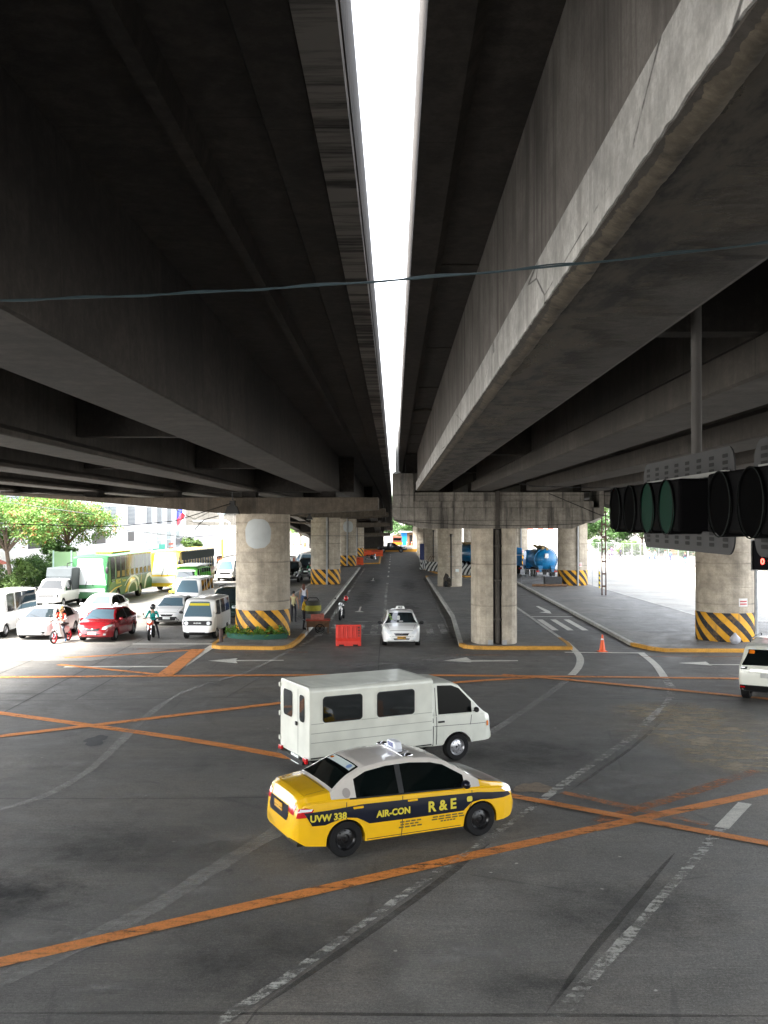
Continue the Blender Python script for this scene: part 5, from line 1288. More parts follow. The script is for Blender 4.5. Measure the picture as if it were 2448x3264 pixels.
# ================================================================ people
PMAT = {}
def cloth(name, col): return pm(name, col, .8, var=.1)
BASE = dict(pel=(0, 0, .92), spi=(0, 0, 1.08), che=(0, 0, 1.28), nec=(0, 0, 1.43), jaw=(.015, 0, 1.50), top=(.0, 0, 1.62),
    shL=(0, .17, 1.37), elL=(-.03, .23, 1.10), wrL=(.05, .25, .86), shR=(0, -.17, 1.37), elR=(-.03, -.23, 1.10), wrR=(.05, -.25, .86),
    hiL=(0, .09, .88), knL=(.02, .10, .49), anL=(-.02, .10, .09), toL=(.13, .11, .035), hiR=(0, -.09, .88), knR=(.02, -.10, .49), anR=(-.02, -.10, .09), toR=(.13, -.11, .035))
def human(label, pose={}, top=(.5, .5, .5), bottom=(.05, .06, .1), shoes=(.03, .03, .03), hair='short', group=None, sleeves=True, helmet=None, H=1.62, vest=None, hairc=None, bag=None):
    J = dict(BASE); J.update(pose); J = {k: Vector(v) for k, v in J.items()}
    vs = []; es = []; rad = []; reg = []
    def av(p, r, rg, par=None):
        vs.append(tuple(p)); rad.append(r if isinstance(r, tuple) else (r, r)); reg.append(rg)
        if par is not None: es.append((par, len(vs)-1))
        return len(vs)-1
    pel = av(J['pel'], (.15, .11), 'b'); spi = av(J['spi'], (.135, .10), 't', pel); che = av(J['che'], (.165, .11), 't', spi)
    nec = av(J['nec'], .055, 's', che); jaw = av(J['jaw'], (.07, .08), 's', nec); top_ = av(J['top'], (.075, .085), 's', jaw)
    nose = av(J['jaw']+Vector((.085, 0, .035)), .018, 's', jaw)
    for s in 'LR':
        sh = av(J['sh'+s], .062, 't', che); el = av(J['el'+s], .045, 't' if sleeves else 's', sh); wr = av(J['wr'+s], .03, 's' if not sleeves else 't', el)
        d = (J['wr'+s]-J['el'+s]).normalized(); pp = J['wr'+s]+d*.07; pa = av(pp, (.034, .016), 's', wr)
        sd = Vector((0, 1, 0)) if abs(d.y) < .8 else Vector((1, 0, 0)); sd = (sd-d*sd.dot(d)).normalized(); cu = d.cross(sd)*(1 if s == 'L' else -1)
        for k, ln in enumerate((.062, .072, .068, .052)):
            b = pp+sd*(.026-.0175*k)+d*.015; f1 = av(b+d*ln*.55, .0085, 's', pa); av(b+d*ln*.9+cu*.02, .007, 's', f1)
        t1 = av(J['wr'+s]+d*.05+sd*.045, .010, 's', pa); av(J['wr'+s]+d*.08+sd*.06, .008, 's', t1)
        hi = av(J['hi'+s], .085, 'b', pel); kn = av(J['kn'+s], .058, 'b', hi); an = av(J['an'+s], .042, 'b', kn)
        he = av(J['an'+s]+Vector((-.03, 0, -.05)), .035, 'f', an); av(J['to'+s], (.04, .03), 'f', an)
    me = bpy.data.meshes.new('person_body'); me.from_pydata(vs, es, []); o = bpy.data.objects.new('b', me); COL.objects.link(o)
    sm = o.modifiers.new('s', 'SKIN'); sm.use_smooth_shade = True; sm.branch_smoothing = .3
    for i, sv_ in enumerate(me.skin_vertices[0].data): sv_.radius = rad[i]; sv_.use_root = (i == 0)
    ss = o.modifiers.new('u', 'SUBSURF'); ss.levels = 1; ss.render_levels = 1
    bpy.context.view_layer.update()
    m2 = bpy.data.meshes.new_from_object(o.evaluated_get(bpy.context.evaluated_depsgraph_get()))
    bpy.data.objects.remove(o)
    key = lambda c: 'cloth_%02d_%02d_%02d' % tuple(int(v*99) for v in c)
    ms = [M_skin, cloth(key(top), top), cloth(key(bottom), bottom), cloth(key(shoes), shoes), cloth(key(vest or top), vest or top)]
    m2.materials.clear()
    for m in ms: m2.materials.append(m)
    V = [Vector(v) for v in vs]
    segs = [(V[a], V[b], reg[b]) for a, b in es]
    for p in m2.polygons:
        c = p.center; best = None; bd = 9
        for a, b, rg in segs:
            ab = b-a; t = max(0, min(1, (c-a).dot(ab)/max(ab.length_squared, 1e-6))); dd = (a+ab*t-c).length
            if dd < bd: bd = dd; best = rg
        mi = {'s': 0, 't': 1, 'b': 2, 'f': 3}[best]
        if vest and mi == 1 and (c-J['che']).length < .24 and abs(c.y-J['che'].y) > .05: mi = 4
        p.material_index = mi; p.use_smooth = True
    root = empty('person', (0, 0, 0), 0, label, 'person', group)
    b = bpy.data.objects.new('body', m2); COL.objects.link(b); b.parent = root
    hc = (J['jaw']+J['top'])/2; hm = cloth(key(hairc), hairc) if hairc else M_hair
    mb = MB()
    if helmet is not None:
        mb.ball(hc+Vector((-.01, 0, .03)), (.15, .135, .15), n=14, m=9)
        mb.build('helmet', pm(key(helmet)+'_h', helmet, .2, coat=1), root)
        MB().add([hc+Vector((.13+.0*k, y, z)) for k, (y, z) in enumerate(((-.09, .05), (.09, .05), (.09, -.03), (-.09, -.03)))], [(0, 1, 2, 3)]).build('visor', M_glass, root)
    else:
        mb.ball(hc+Vector((-.02, 0, .045)), (.095, .088, .085), n=12, m=8)
        if hair == 'long': mb.ball(hc+Vector((-.06, 0, -.09)), (.065, .10, .2), n=10, m=8)
        mb.build('hair', hm, root)
    mb = MB()
    for y in (.03, -.03): mb.ball(hc+Vector((.078, y, .0)), .010, n=6, m=4)
    mb.build('eyes', M_blk, root)
    if bag: MB().ball(J['spi']+Vector((-.16, 0, .12)), (.09, .14, .18)).build('backpack', pm('black_bag', (.02, .02, .022), .8), root)
    return root
walk = dict(knL=(.12, .10, .50), anL=(.16, .10, .10), toL=(.31, .11, .05), knR=(-.03, -.10, .49), anR=(-.24, -.10, .14), toR=(-.12, -.11, .04), elL=(-.1, .23, 1.12), wrL=(-.04, .25, .88), elR=(.04, -.23, 1.1), wrR=(.16, -.23, .92))
push = dict(elL=(.17, .22, 1.12), wrL=(.40, .18, 1.05), elR=(.17, -.22, 1.12), wrR=(.40, -.14, 1.05), che=(.03, 0, 1.28), nec=(.07, 0, 1.42), jaw=(.11, 0, 1.47), top=(.10, 0, 1.59))
sitb = dict(pel=(-.02, 0, .80), spi=(0, 0, .97), che=(.05, 0, 1.18), nec=(.07, 0, 1.33), jaw=(.09, 0, 1.40), top=(.08, 0, 1.52), shL=(.04, .18, 1.27), elL=(.18, .28, 1.04), wrL=(.40, .28, 1.0), shR=(.04, -.18, 1.27), elR=(.18, -.28, 1.04), wrR=(.40, -.28, 1.0),
    hiL=(0, .10, .78), knL=(.32, .22, .62), anL=(.16, .30, .14), toL=(.30, .33, .05), hiR=(0, -.10, .78), knR=(.32, -.2, .60), anR=(.12, -.2, .28), toR=(.28, -.2, .24))
GP = 'people on foot'
def put(o, px, py, rz, z=.15): c = G(px, py, z); place(o, c.x, c.y, rz, z=z-.013 if z else 0)
h = human('vendor in a yellow and white shirt leaning on the red handcart', push, (.66, .42, .02), (.02, .02, .03), group=GP, vest=None); put(h, 968, 2007, R(5))
h = human('woman in a white shirt and jeans with long reddish hair on the left island', walk, (.62, .62, .68), (.06, .11, .25), hair='long', hairc=(.10, .035, .02), group=GP, sleeves=False); put(h, 968, 1950, R(95))
h = human('person in a beige shirt and black trousers beside the nearest round pier', {}, (.42, .38, .20), (.015, .015, .02), group=GP, sleeves=False); put(h, 936, 1983, R(80))
PR = 'pedestrians on the far right pavement'
for lab, px, py, tp, bt, rz in (
    ('pedestrian in white with bare legs at the left of the right pavement group', 1942, 1787, (.6, .5, .5), (.05, .04, .06), 200),
    ('pedestrian in a purple shirt on the right pavement', 1950, 1776, (.22, .08, .35), (.08, .05, .12), 190),
    ('pedestrian in dark clothes by the mesh fence', 1978, 1781, (.04, .035, .06), (.02, .02, .03), 180),
    ('pedestrian in a white shirt and blue trousers beneath the signal plate', 2070, 1792, (.6, .6, .65), (.07, .1, .35), 170),
    ('pedestrian in a light blue shirt and dark shorts on the right pavement', 2088, 1791, (.12, .35, .55), (.03, .05, .09), 180),
    ('pedestrian in a pale shirt walking left of the one in blue', 2121, 1793, (.6, .58, .62), (.1, .12, .3), 185),
    ('pedestrian in a blue shirt nearest the white wall', 2137, 1794, (.06, .1, .4), (.05, .05, .12), 10),
    ('pedestrian in a black shirt and bright blue jeans, rightmost on the pavement', 2184, 1801, (.03, .02, .03), (.03, .16, .42), 195)):
    h = human(lab, walk, tp, bt, group=PR); put(h, px, py, R(rz))
for lab, px, py, tp, bt in (('pedestrian in dark blue walking beside the far yellow bus', 664, 1789, (.12, .1, .3), (.35, .2, .2)), ('pedestrian with a blue skirt on the far left pavement', 680, 1788, (.35, .3, .35), (.06, .12, .4))):
    h = human(lab, walk, tp, bt, group='pedestrians on the far left pavement'); c = G(px, py, .15); place(h, c.x, c.y, R(170), z=.14)
h = human('person in an orange shirt under the trees between the left piers', {}, (.75, .16, .02), (.6, .12, .02), group='people under the distant trees'); c = at(972, 1734, 190); place(h, c.x, 190, R(-90))
h = human('person in a pink top under the trees, left of the one in orange', {}, (.7, .3, .32), (.6, .6, .6), group='people under the distant trees'); c = at(936, 1745, 170); place(h, c.x, 170, R(-90))
h = human('person in light blue in the far centre left of the orange fire truck', {}, (.2, .5, .75), (.05, .05, .06), group='people under the distant trees'); c = at(1212, 1728, 225); place(h, c.x, 225, R(-90))

# ================================================================ motorcycles
def moto(label, paint, scooter=False, group='motorcycles'):
    root = empty('motorcycle', (0, 0, 0), 0, label, 'motorcycle', group)
    for ax in (.62, -.60):
        e = empty('wheel', (0, 0, 0)); e.parent = root; M = Matrix.Translation((ax, 0, .29)) @ Matrix.Rotation(R(90), 4, 'X')
        MB().lathe([(.24, -.04), (.275, -.045), (.29, 0), (.275, .045), (.24, .04)], 24, M=M).build('tyre', M_tyre, e)
        mb = MB().lathe([(.245, -.025), (.22, 0), (.245, .025)], 24, M=M)
        for k in range(5): mb.box(.02, .23, -.012, .012, -.01, .01, M=M @ Matrix.Rotation(6.283*k/5, 4, 'Z'))
        mb.build('rim', pm('red_rim', (.5, .03, .04), .3) if scooter else M_rimd, e)
    mb = MB()
    for y in (.07, -.07): mb.tube([(.62, y, .29), (.42, y, .88)], .022, 8)
    mb.build('front_fork', M_chrome, root)
    MB().tube([(.36, -.34, 1.0), (.42, -.2, 1.03), (.42, .2, 1.03), (.36, .34, 1.0)], .016, 6).build('handlebar', M_blk, root)
    for y in (.3, -.3): MB().tube([(.42, y*.7, 1.03), (.44, y, 1.2)], .008, 5).ball((.45, y, 1.22), (.02, .06, .04)).build('rear_view_mirror', M_blk, root)
    MB().ball((.55, 0, .92), (.10, .11, .10)).build('headlight', M_lamp, root)
    MB().ball((.60, 0, .60 if scooter else .55), (.16, .05, .06)).build('mudguard', paint, root)
    if scooter:
        MB().prism([(.50, .98), (.36, .98), (.22, .35), (.05, .25), (.05, .32), (.34, .42)], lambda a, b: (a, -.16, b), lambda a, b: (a, .16, b)).build('leg_shield', paint, root, bevel=.03)
        MB().ball((-.3, 0, .55), (.42, .13, .2)).build('body', paint, root)
    else:
        MB().ball((.12, 0, .78), (.27, .14, .15)).build('fuel_tank', paint, root)
        MB().ball((.45, 0, .82), (.14, .15, .16)).build('fairing', paint, root)
        MB().ball((.05, 0, .42), (.22, .15, .17)).box(-.2, .2, -.05, .05, .4, .7).build('engine', M_under, root)
        MB().ball((-.55, 0, .80), (.28, .09, .08)).build('tail', paint, root)
    MB().ball((-.28, 0, .80), (.36, .13, .07)).build('seat', M_blk, root)
    MB().tube([(.1, -.14, .28), (-.4, -.15, .30), (-.75, -.15, .38)], [.03, .035, .05], 8).build('exhaust', M_steel, root)
    MB().tube([(-.55, .06, .29), (-.2, .06, .45), (.1, .05, .35)], .03, 6).build('swing_arm', M_under, root)
    return root
m1 = moto('white scooter with red wheel rims at the stop line', M_white, True); c = G(180, 2052); place(m1, c.x, c.y+.62, R(-90-12))
h = human('scooter rider in an orange vest, camouflage trousers and orange helmet, standing astride', sitb, (.5, .42, .36), (.05, .06, .08), shoes=(.1, .25, .5), helmet=(.5, .3, .12), vest=(.7, .06, .03), group='motorcycle riders'); place(h, c.x-.05, c.y+.9, R(-90-12))
m2_ = moto('red and yellow motorcycle with its headlamp lit between the red and white sedans', pm('red_moto_paint', (.55, .05, .02), .3, coat=1), False); c = G(472, 2042); place(m2_, c.x, c.y+.62, R(-90+5))
MB().ball((.66, 0, .90), (.03, .08, .08)).build('lit_headlight', pm('lit_headlamp', (1, .9, .6), .3, emit=1.2), m2_)
h = human('motorcycle rider in a teal jacket and dark helmet', sitb, (.0, .28, .25), (.02, .02, .03), helmet=(.03, .03, .035), group='motorcycle riders'); place(h, c.x, c.y+.9, R(-90+5))
m3 = moto('black and white motorcycle parked at the kerb with a red helmet on its mirror', M_black, False); c = G(1088, 1978); place(m3, c.x, c.y+.6, R(-90-6))
MB().ball((.40, .30, 1.22), (.15, .135, .15), n=14, m=9).build('helmet', pm('red_helmet', (.45, .01, .012), .15, coat=1), m3)
MB().ball((.50, 0, .74), (.12, .10, .12)).build('front_panel', M_white, m3)
m4 = moto('dark motorcycle parked on the far island by the orange barriers', M_black, False); place(m4, -3.2, 136, R(20))
m5 = moto('motorcycle threading past the black jeep between the left piers', pm('dark_green_moto_paint', (.02, .12, .06), .3, coat=1)); place(m5, -8.1, 93.5, R(-90))
h = human('rider in a green top and dark helmet beside the black SUV between the left piers', sitb, (.03, .22, .12), (.02, .02, .03), helmet=(.02, .02, .02), group='motorcycle riders'); place(h, -8.1, 93.8, R(-90))

# ================================================================ street things
def barrier(label, mat, txt=True):
    root = empty('plastic_barrier', (0, 0, 0), 0, label, 'barrier', 'plastic road barriers')
    mb = MB(); pr = [(-.24, 0), (.24, 0), (.24, .22), (.13, .36), (.11, .92), (-.11, .92), (-.13, .36), (-.24, .22)]
    mb.prism(pr, lambda a, b: (-.56, a, b), lambda a, b: (.56, a, b))
    mb.build('body', mat, root, bevel=.02)
    for fc in (1, -1):
        mb = MB()
        for k in range(5): mb.box(-.46+.2*k-.03, -.46+.2*k+.03, fc*.13-.035, fc*.13+.035, .30, .86)
        mb.build('ribs', mat, root, bevel=.015)
    mb = MB(); mb.box(-.42, -.2, -.25, .25, -.002, .07); mb.box(.2, .42, -.25, .25, -.002, .07); mb.build('fork_slots', M_under, root)
    if txt: sign_text('lettering', 'M\nM\nD\nA', .12, (.46, -.168, .62), (1, 0, 0), (0, 0, 1), M_ktext, root, .004, off=.006)
    return root
b1 = barrier('single red plastic barrier on the road in front of the white taxi', M_barr); c = G(1110, 2059); place(b1, c.x, c.y+.2, R(3))
b2 = barrier('orange plastic barrier at the near end of the second island', M_barr2, False); c = G(1138, 1801, 0); place(b2, c.x-.3, c.y, R(2), s=(2.0, 1.3, 1.05))
b3 = copy_tree(b2); place(b3, -5.0, 152, R(0), 'left one of two orange barriers behind the parked dark motorcycle', z=.13)
b4 = copy_tree(b2); place(b4, -2.9, 152, R(0), 'right one of two orange barriers beside the far crossing road', z=.13)
for q, s_ in ((b2, 'MMDA'), (b3, 'MMDA'), (b4, 'MMDA')): sign_text('lettering', s_, .22, (0, -.17, .76), (1, 0, 0), (0, 0, 1), M_ktext, q, .004, off=.006)

cn = empty('traffic_cone', G(1920, 2077), 0, 'orange traffic cone with torn white sleeve at the stop line of the right lane', 'cone')
MB().box(-.19, .19, -.19, .19, 0, .035).build('base', M_cone, cn, bevel=.01)
MB().lathe([(.145, .035), (.13, .06), (.035, .70), (.03, .72), (0, .72)], 24).build('cone', M_cone, cn)
MB().lathe([(.098, .27), (.078, .40), (.076, .40)], 24, a0=R(200), a1=R(330)).build('reflective_sleeve', M_wtext, cn)
MB().lathe([(.068, .50), (.058, .56), (.056, .56)], 24, a0=R(190), a1=R(300)).build('reflective_sleeve', M_wtext, cn)

bg_ = MB(); rnd = random.Random(5)
vs = []; n_, m_ = 14, 9
for i in range(m_+1):
    t = math.pi*i/m_
    for k in range(n_):
        a = 6.283*k/n_; r = .22*(1+.14*rnd.uniform(-1, 1)); sq = 1 if i > 2 else .55
        vs.append((r*math.sin(t)*math.cos(a)*sq, r*math.sin(t)*math.sin(a)*sq, .19+.22*math.cos(t)*(1 if i > 2 else 1.35)))
bg_.add(vs, [(i*n_+k, (i+1)*n_+k, (i+1)*n_+(k+1) % n_, i*n_+(k+1) % n_) for i in range(m_) for k in range(n_)], 0, True)
bag = bg_.build('rubbish_bag', M_bag, loc=G(2343, 2052, .15)); tag(bag, 'tied white plastic rubbish bag leaning on the nearest striped column', 'bag')
# planter round the nearest pier
pl = empty('planter', (-6.2, 46, .14), 0, 'dark green curved trough of leafy plants at the foot of the nearest round pier', 'planter')
MB().lathe([(1.42, 0), (1.40, .22), (1.44, .24), (1.72, .24), (1.76, .22), (1.72, 0)], 30, a0=R(205), a1=R(318), smooth=False).build('trough', pm('green_plastic_trough', (.02, .09, .06), .5), pl)
mb = MB(); rnd = random.Random(9)
for _ in range(900):
    a = R(rnd.uniform(198, 320)); r = rnd.uniform(1.36, 1.8); z = rnd.uniform(.18, .5)*(.7+.5*math.sin(a*9)**2); s_ = rnd.uniform(.04, .085)
    c = Vector((r*math.cos(a), r*math.sin(a), z)); u = Vector((rnd.uniform(-1, 1), rnd.uniform(-1, 1), rnd.uniform(-.3, .8))).normalized(); v = u.orthogonal().normalized()
    mb.add([c-u*s_, c-v*s_*.5, c+u*s_, c+v*s_*.5], [(0, 1, 2, 3)])
mb.build('plants', M_leafp, pl)
tag(MB().box(-.55, .55, -.35, .35, .136, .146).build('manhole_cover', pm('cast_iron', (.09, .085, .08), .6), loc=(-6.4, 42.9, 0)), 'rectangular manhole cover on the tip of the left island', 'manhole cover')
bo = MB().lathe([(.09, 0), (.09, .5), (.07, .55), (0, .56)], 12).build('bollard', pm('rusty_post', (.08, .05, .04), .8, var=.4), loc=(-7.75, 43.6, .14)); tag(bo, 'short rusty bollard at the corner of the left island', 'bollard')
# handcart
hc_ = empty('handcart', (0, 0, 0), 0, 'red wooden handcart standing on the road at the kerb beside the vendor', 'handcart')
MB().box(-.55, .55, -.35, .35, .32, .62).build('tray', M_wood, hc_, bevel=.01)
MB().box(-.6, .6, -.4, .4, .62, .68).build('counter', pm('red_counter', (.45, .06, .03), .5), hc_, bevel=.01)
MB().box(-.35, .3, -.3, .3, .68, .95).build('glass_case', pm('red_white_box', (.5, .14, .1), .5, var=.3, scale=9), hc_, bevel=.01)
for sg in (1, -1):
    M = Matrix.Translation((.1, sg*.4, .24)) @ Matrix.Rotation(R(90), 4, 'X')
    mb = MB().lathe([(.2, -.02), (.24, -.02), (.24, .02), (.2, .02), (.2, -.02)], 20, M=M)
    for k in range(6): mb.box(0, .21, -.01, .01, -.01, .01, M=M @ Matrix.Rotation(6.283*k/6, 4, 'Z'))
    mb.build('wheel', M_tyre, hc_)
    MB().tube([(-.5, sg*.33, .6), (-1.05, sg*.33, .85)], .02, 6).build('handle', M_steel, hc_)
for x in (-.5, .5): MB().box(x-.03, x+.03, -.3, .3, 0, .33).build('leg', M_wood, hc_)
c = G(1013, 2018); place(hc_, c.x, c.y+.1, R(4))
ct = empty('basket', (c.x-.25, c.y+.15, .95), 0, 'large drum shaped basket wrapped in yellow and dark cloth on top of the handcart', 'basket')
MB().lathe([(.0, 0), (.36, 0), (.40, .3), (.37, .62), (0, .64)], 24).build('basket', pm('dark_cloth', (.05, .05, .04), .8), ct)
MB().lathe([(.395, .15), (.415, .3), (.40, .42)], 24).build('cloth_band', pm('yellow_green_cloth', (.32, .30, .03), .8, var=.3), ct)
MB().tube([(-.33, 0, .6), (-.2, 0, .78), (.2, 0, .78), (.33, 0, .6)], .02, 6).build('handle', M_blk, ct)

# countdown signal on its pole by the right column
c = G(2411, 2059, .15)
ps = empty('traffic_signal', (c.x, c.y, .14), 0, 'pole mounted signal with glowing red digits beside the nearest striped column', 'traffic signal')
MB().tube([(0, 0, 0), (0, 0, 6.3)], .075, 12).lathe([(.13, 0), (.13, .05), (.08, .06)], 12).build('pole', M_steel, ps)
MB().box(-.16, .92, -.14, .05, 3.3, 4.55).build('signal_box', M_signal, ps, bevel=.03)
MB().box(-.2, .96, .05, .07, 3.25, 4.6).build('backplate', M_steelp, ps)
for xx in (.22, .56): sign_text('digit', '0', .34, (xx, -.145, 3.64), (1, 0, 0), (0, 0, 1), pm('glowing_red_digit', (1, .03, .02), .5, emit=2.2), ps, .014, off=.006)
for xx in (.25, .62): MB().lathe([(.14, 0), (.12, .03), (0, .03)], 16, M=Matrix.Translation((xx, -.14, 4.2)) @ Matrix.Rotation(R(90), 4, 'X')).build('lens', pm('unlit_lens', (.03, .03, .03), .3), ps)

# big horizontal signal heads hanging under the flyover
def signal_head(label, ys, greens, plate, hang=True):
    root = empty('traffic_signal', (2.0, sum(ys)/len(ys), 5.6), 0, label, 'traffic signal', 'horizontal signal heads under the flyover')
    o = root.location; y0, y1 = min(ys)-.26, max(ys)+.26
    MB().box(1.865-o.x, 2.19-o.x, y0-o.y, y1-o.y, -.165, .185).build('housing', M_signal, root, bevel=.02)
    M_gl = pm('dark_green_lens', (.0, .035, .016), .4, spec=.2); M_dl = pm('dark_lens', (.001, .001, .0012), .8, spec=.02)
    M_grl = pm('faint_green_lens', (.0, .022, .012), .6, spec=.05, emit=.005)
    for i, y in enumerate(ys):
        M = Matrix.Translation((2.08-o.x, y-o.y, 0)) @ Matrix.Rotation(R(-90), 4, 'Y')
        MB().lathe([(.17, -.02), (.155, .03), (.09, .06), (0, .07)], 28, M=M).build('lens', M_grl if i in greens else M_dl, root)
        # cut-away visor: full at the top, open below
        n = 28; vs = []
        for k in range(n+1):
            a = 2*math.pi*k/n; ln = .235
            for rr_, L_ in ((.178, 0), (.182, ln-.01*(1-math.cos(a))), (.188, ln-.01*(1-math.cos(a))), (.184, 0)):
                vs.append(M @ Vector((rr_*math.cos(a), rr_*math.sin(a), L_)))
        mb = MB().add(vs, [(k*4+j, k*4+(j+1) % 4, (k+1)*4+(j+1) % 4, (k+1)*4+j) for k in range(n) for j in range(4)], 0, True)
        mb.build('visor', M_signal, root)
        MB().lathe([(.1855, .228), (.1905, .230), (.1905, .234), (.1855, .236)], 28, M=M).build('visor_rim', pm('worn_visor_edge', (.012, .015, .014), .7, spec=.1), root)
        MB().lathe([(.181, .222), (0, .226)], 28, M=M).build('lens_cover', M_grl if i in greens else M_dl, root)
    # slotted plate
    a0, a1, z0, z1 = plate; nb = 8; mb = MB()
    outl = rr((a0+a1)/2, (z0+z1)/2, a1-a0, z1-z0, .12, 5)
    mb.prism([(a-o.y, b-o.z) for a, b in outl], lambda a, b: (2.205-o.x, a, b), lambda a, b: (2.215-o.x, a, b))
    for k in range(nb):
        yc = a0+(a1-a0)*(k+.6)/(nb+.2)
        for zc in (z0+.06, z0+.10, z0+.14, z1-.06, z1-.105, z1-.15): mb.add([(2.2025-o.x, yc-o.y+a, zc-o.z+b) for a, b in rr(0, 0, .11, .026, .008, 2)], [tuple(range(12))], 1)
    mb.build('backplate', [M_plate_dk, pm('dark_slots', (.006, .006, .006), .8)], root)
    MB().box(2.12-o.x, 2.20-o.x, y0+.3-o.y, y0+.36-o.y, -.1, .1).build('bracket', M_steel, root)
    MB().box(2.12-o.x, 2.20-o.x, y1-.36-o.y, y1-.3-o.y, -.1, .1).build('bracket', M_steel, root)
    MB().box(2.17-o.x, 2.20-o.x, y0-o.y, y1-o.y, .21, .24).build('rail', M_steelp, root)
    if hang: MB().tube([(2.27-o.x, 7.35-o.y, .1), (2.27-o.x, 7.35-o.y, 2.94)], .04, 12).build('hanger', M_steel_dk, root)
    else: MB().tube([(2.2-o.x, 5.3-o.y, .2), (2.2-o.x, 5.3-o.y, .62), (2.22-o.x, 5.2-o.y, .80), (2.3-o.x, 5.0-o.y, .86), (2.35-o.x, 4.6-o.y, .84)], .035, 10).build('conduit', M_blk, root)
    return root
signal_head('black horizontal signal head with two dark green lenses hanging from a grey pole', [6.68, 7.18, 7.71, 8.21], (0, 1), (6.35, 8.65, 5.28, 6.0))
signal_head('nearest black signal head, cut by the right picture edge', [4.1, 4.6, 5.09, 5.58], (), (3.7, 6.0, 5.29, 6.0), False)

# lamp under the left pier cap and a small one further on
for lab, (px, py, Y), s_ in (('black floodlight hanging under the nearest left pier cap', (741, 1588, 44.3), 1.0), ('small dark lamp hanging under the left flyover near the second pier', (987, 1634, 60), .6)):
    c = at(px, py, Y); lp = empty('hanging_lamp', c, 0, lab, 'lamp')
    MB().tube([(0, 0, .25), (0, 0, -.1)], .03, 8).box(-.12, .12, -.12, .12, -.36, -.12).build('ballast_box', M_lamp_dk, lp)
    MB().prism([(-.2, -.36), (.2, -.36), (.33, -.70), (-.33, -.70)], lambda a, b: (a, -.16, b), lambda a, b: (a, .16, b)).build('lamp_shade', M_lamp_dk, lp)
    MB().box(-.30, .30, -.14, .14, -.735, -.70).build('lens', pm('lamp_lens', (.3, .3, .28), .2), lp); lp.scale = (s_,)*3

# ---------------------------------------------------------------- cables
def cable(pts, r, label, mat=M_blk, sag=0, n=20):
    P_ = [Vector(p) for p in pts]
    if len(P_) == 2: P_ = [P_[0].lerp(P_[1], k/n)-Vector((0, 0, 4*sag*(k/n)*(1-k/n))) for k in range(n+1)]
    return tag(MB().tube(P_, r, 6, cap=False).build('cable', mat), label, 'cable', 'overhead cables')
M_cab = pm('blue_grey_cable', (.035, .06, .07), .5)
cable([at(-200, 962, 4.2), at(2650, 748, 4.2)], .0045, 'main blue grey cable strung across under both flyovers', M_cab, .055, 30)
tw = [at(-200, 968, 4.2).lerp(at(2650, 750, 4.2), k/60)-Vector((0, 0, 4*.055*(k/60)*(1-k/60)-.006*math.sin(k*.8)-.008)) for k in range(61)]
cable(tw, .0035, 'thinner wire twisted round the main cable under both flyovers', M_cab)
cable([at(-60, 1668, 40), at(360, 1679, 42), at(560, 1660, 43), at(735, 1605, 44)], .02, 'black cable sagging from the floodlight to the left')
cable([at(-60, 1590, 60), at(300, 1640, 56)], .02, 'thin wire crossing in front of the left tree')
cable([at(400, 1690, 60), at(600, 1713, 52), at(760, 1700, 46)], .018, 'low thin wire above the yellow bus, ending at the nearest round pier', sag=0)
cable([at(600, 1660, 70), at(752, 1695, 46)], .018, 'wire sloping down to the nearest round pier from the flag')
cable([at(560, 1625, 70), at(620, 1655, 60), at(735, 1600, 44.5)], .018, 'looping wire from the white building up to the floodlight')
cable([at(620, 1690, 66), at(640, 1665, 66), at(655, 1655, 66), at(695, 1645, 66)], .035, 'kinked black cable in front of the grey concrete wall')
cable([at(930, 1708, 44.4), at(1250, 1708, 60)], .012, 'thin wire running from the nearest round pier to the right')
cable([at(1260, 1658, 42.4), at(1850, 1669, 42.4)], .012, 'thin wire across the face of the middle pier cap', sag=.15)
cable([at(1750, 1573, 42.0), at(1912, 1641, 41.8), at(2010, 1660, 41)], .02, 'cable from the middle pier cap to the steel lattice pole')
cable([at(1560, 1520, 36), at(1700, 1550, 38), at(1960, 1556, 34)], .018, 'loose cable under the girders left of the signal head')

# lattice pole, posts
c = G(1925, 1897, .15)
lt = empty('lattice_pole', (c.x, c.y, .14), 0, 'rusty two legged steel lattice pole on the right island', 'pole')
M_rust = pm('rusty_steel', (.10, .055, .04), .8, var=.4, scale=6)
for x in (-.14, .14): MB().box(x-.04, x+.04, -.04, .04, 0, 6.15).build('leg', M_rust, lt)
mb = MB()
for k in range(7): mb.box(-.1, .1, -.03, .03, .6+.9*k, .72+.9*k)
mb.box(.1, .9, -.02, .02, 5.5, 5.56); mb.box(.1, .9, -.02, .02, 5.0, 5.05)
mb.build('rung', M_rust, lt)
for px, py, h_, lab in ((1888, 1870, 2.0, 'thin bare steel post at the edge of the right island'), (1908, 1877, 2.0, 'thin steel post beside the striped marker on the right island')):
    o = MB().tube([(0, 0, 0), (0, 0, h_)], .025, 8).build('steel_post', M_steel, loc=G(px, py, .15)-Vector((0, 0, .013))); tag(o, lab, 'post', 'posts on the right island')
M_mark = stripes_mat('marker_bands', (.66, .5, .02), (.02, .02, .02), 2.6, 1.0)
o = MB().box(-.06, .06, -.02, .02, .05, 1.4).build('marker_post', M_mark, loc=G(1911, 1877, .15)); tag(o, 'yellow and black banded marker post on the right island', 'post')
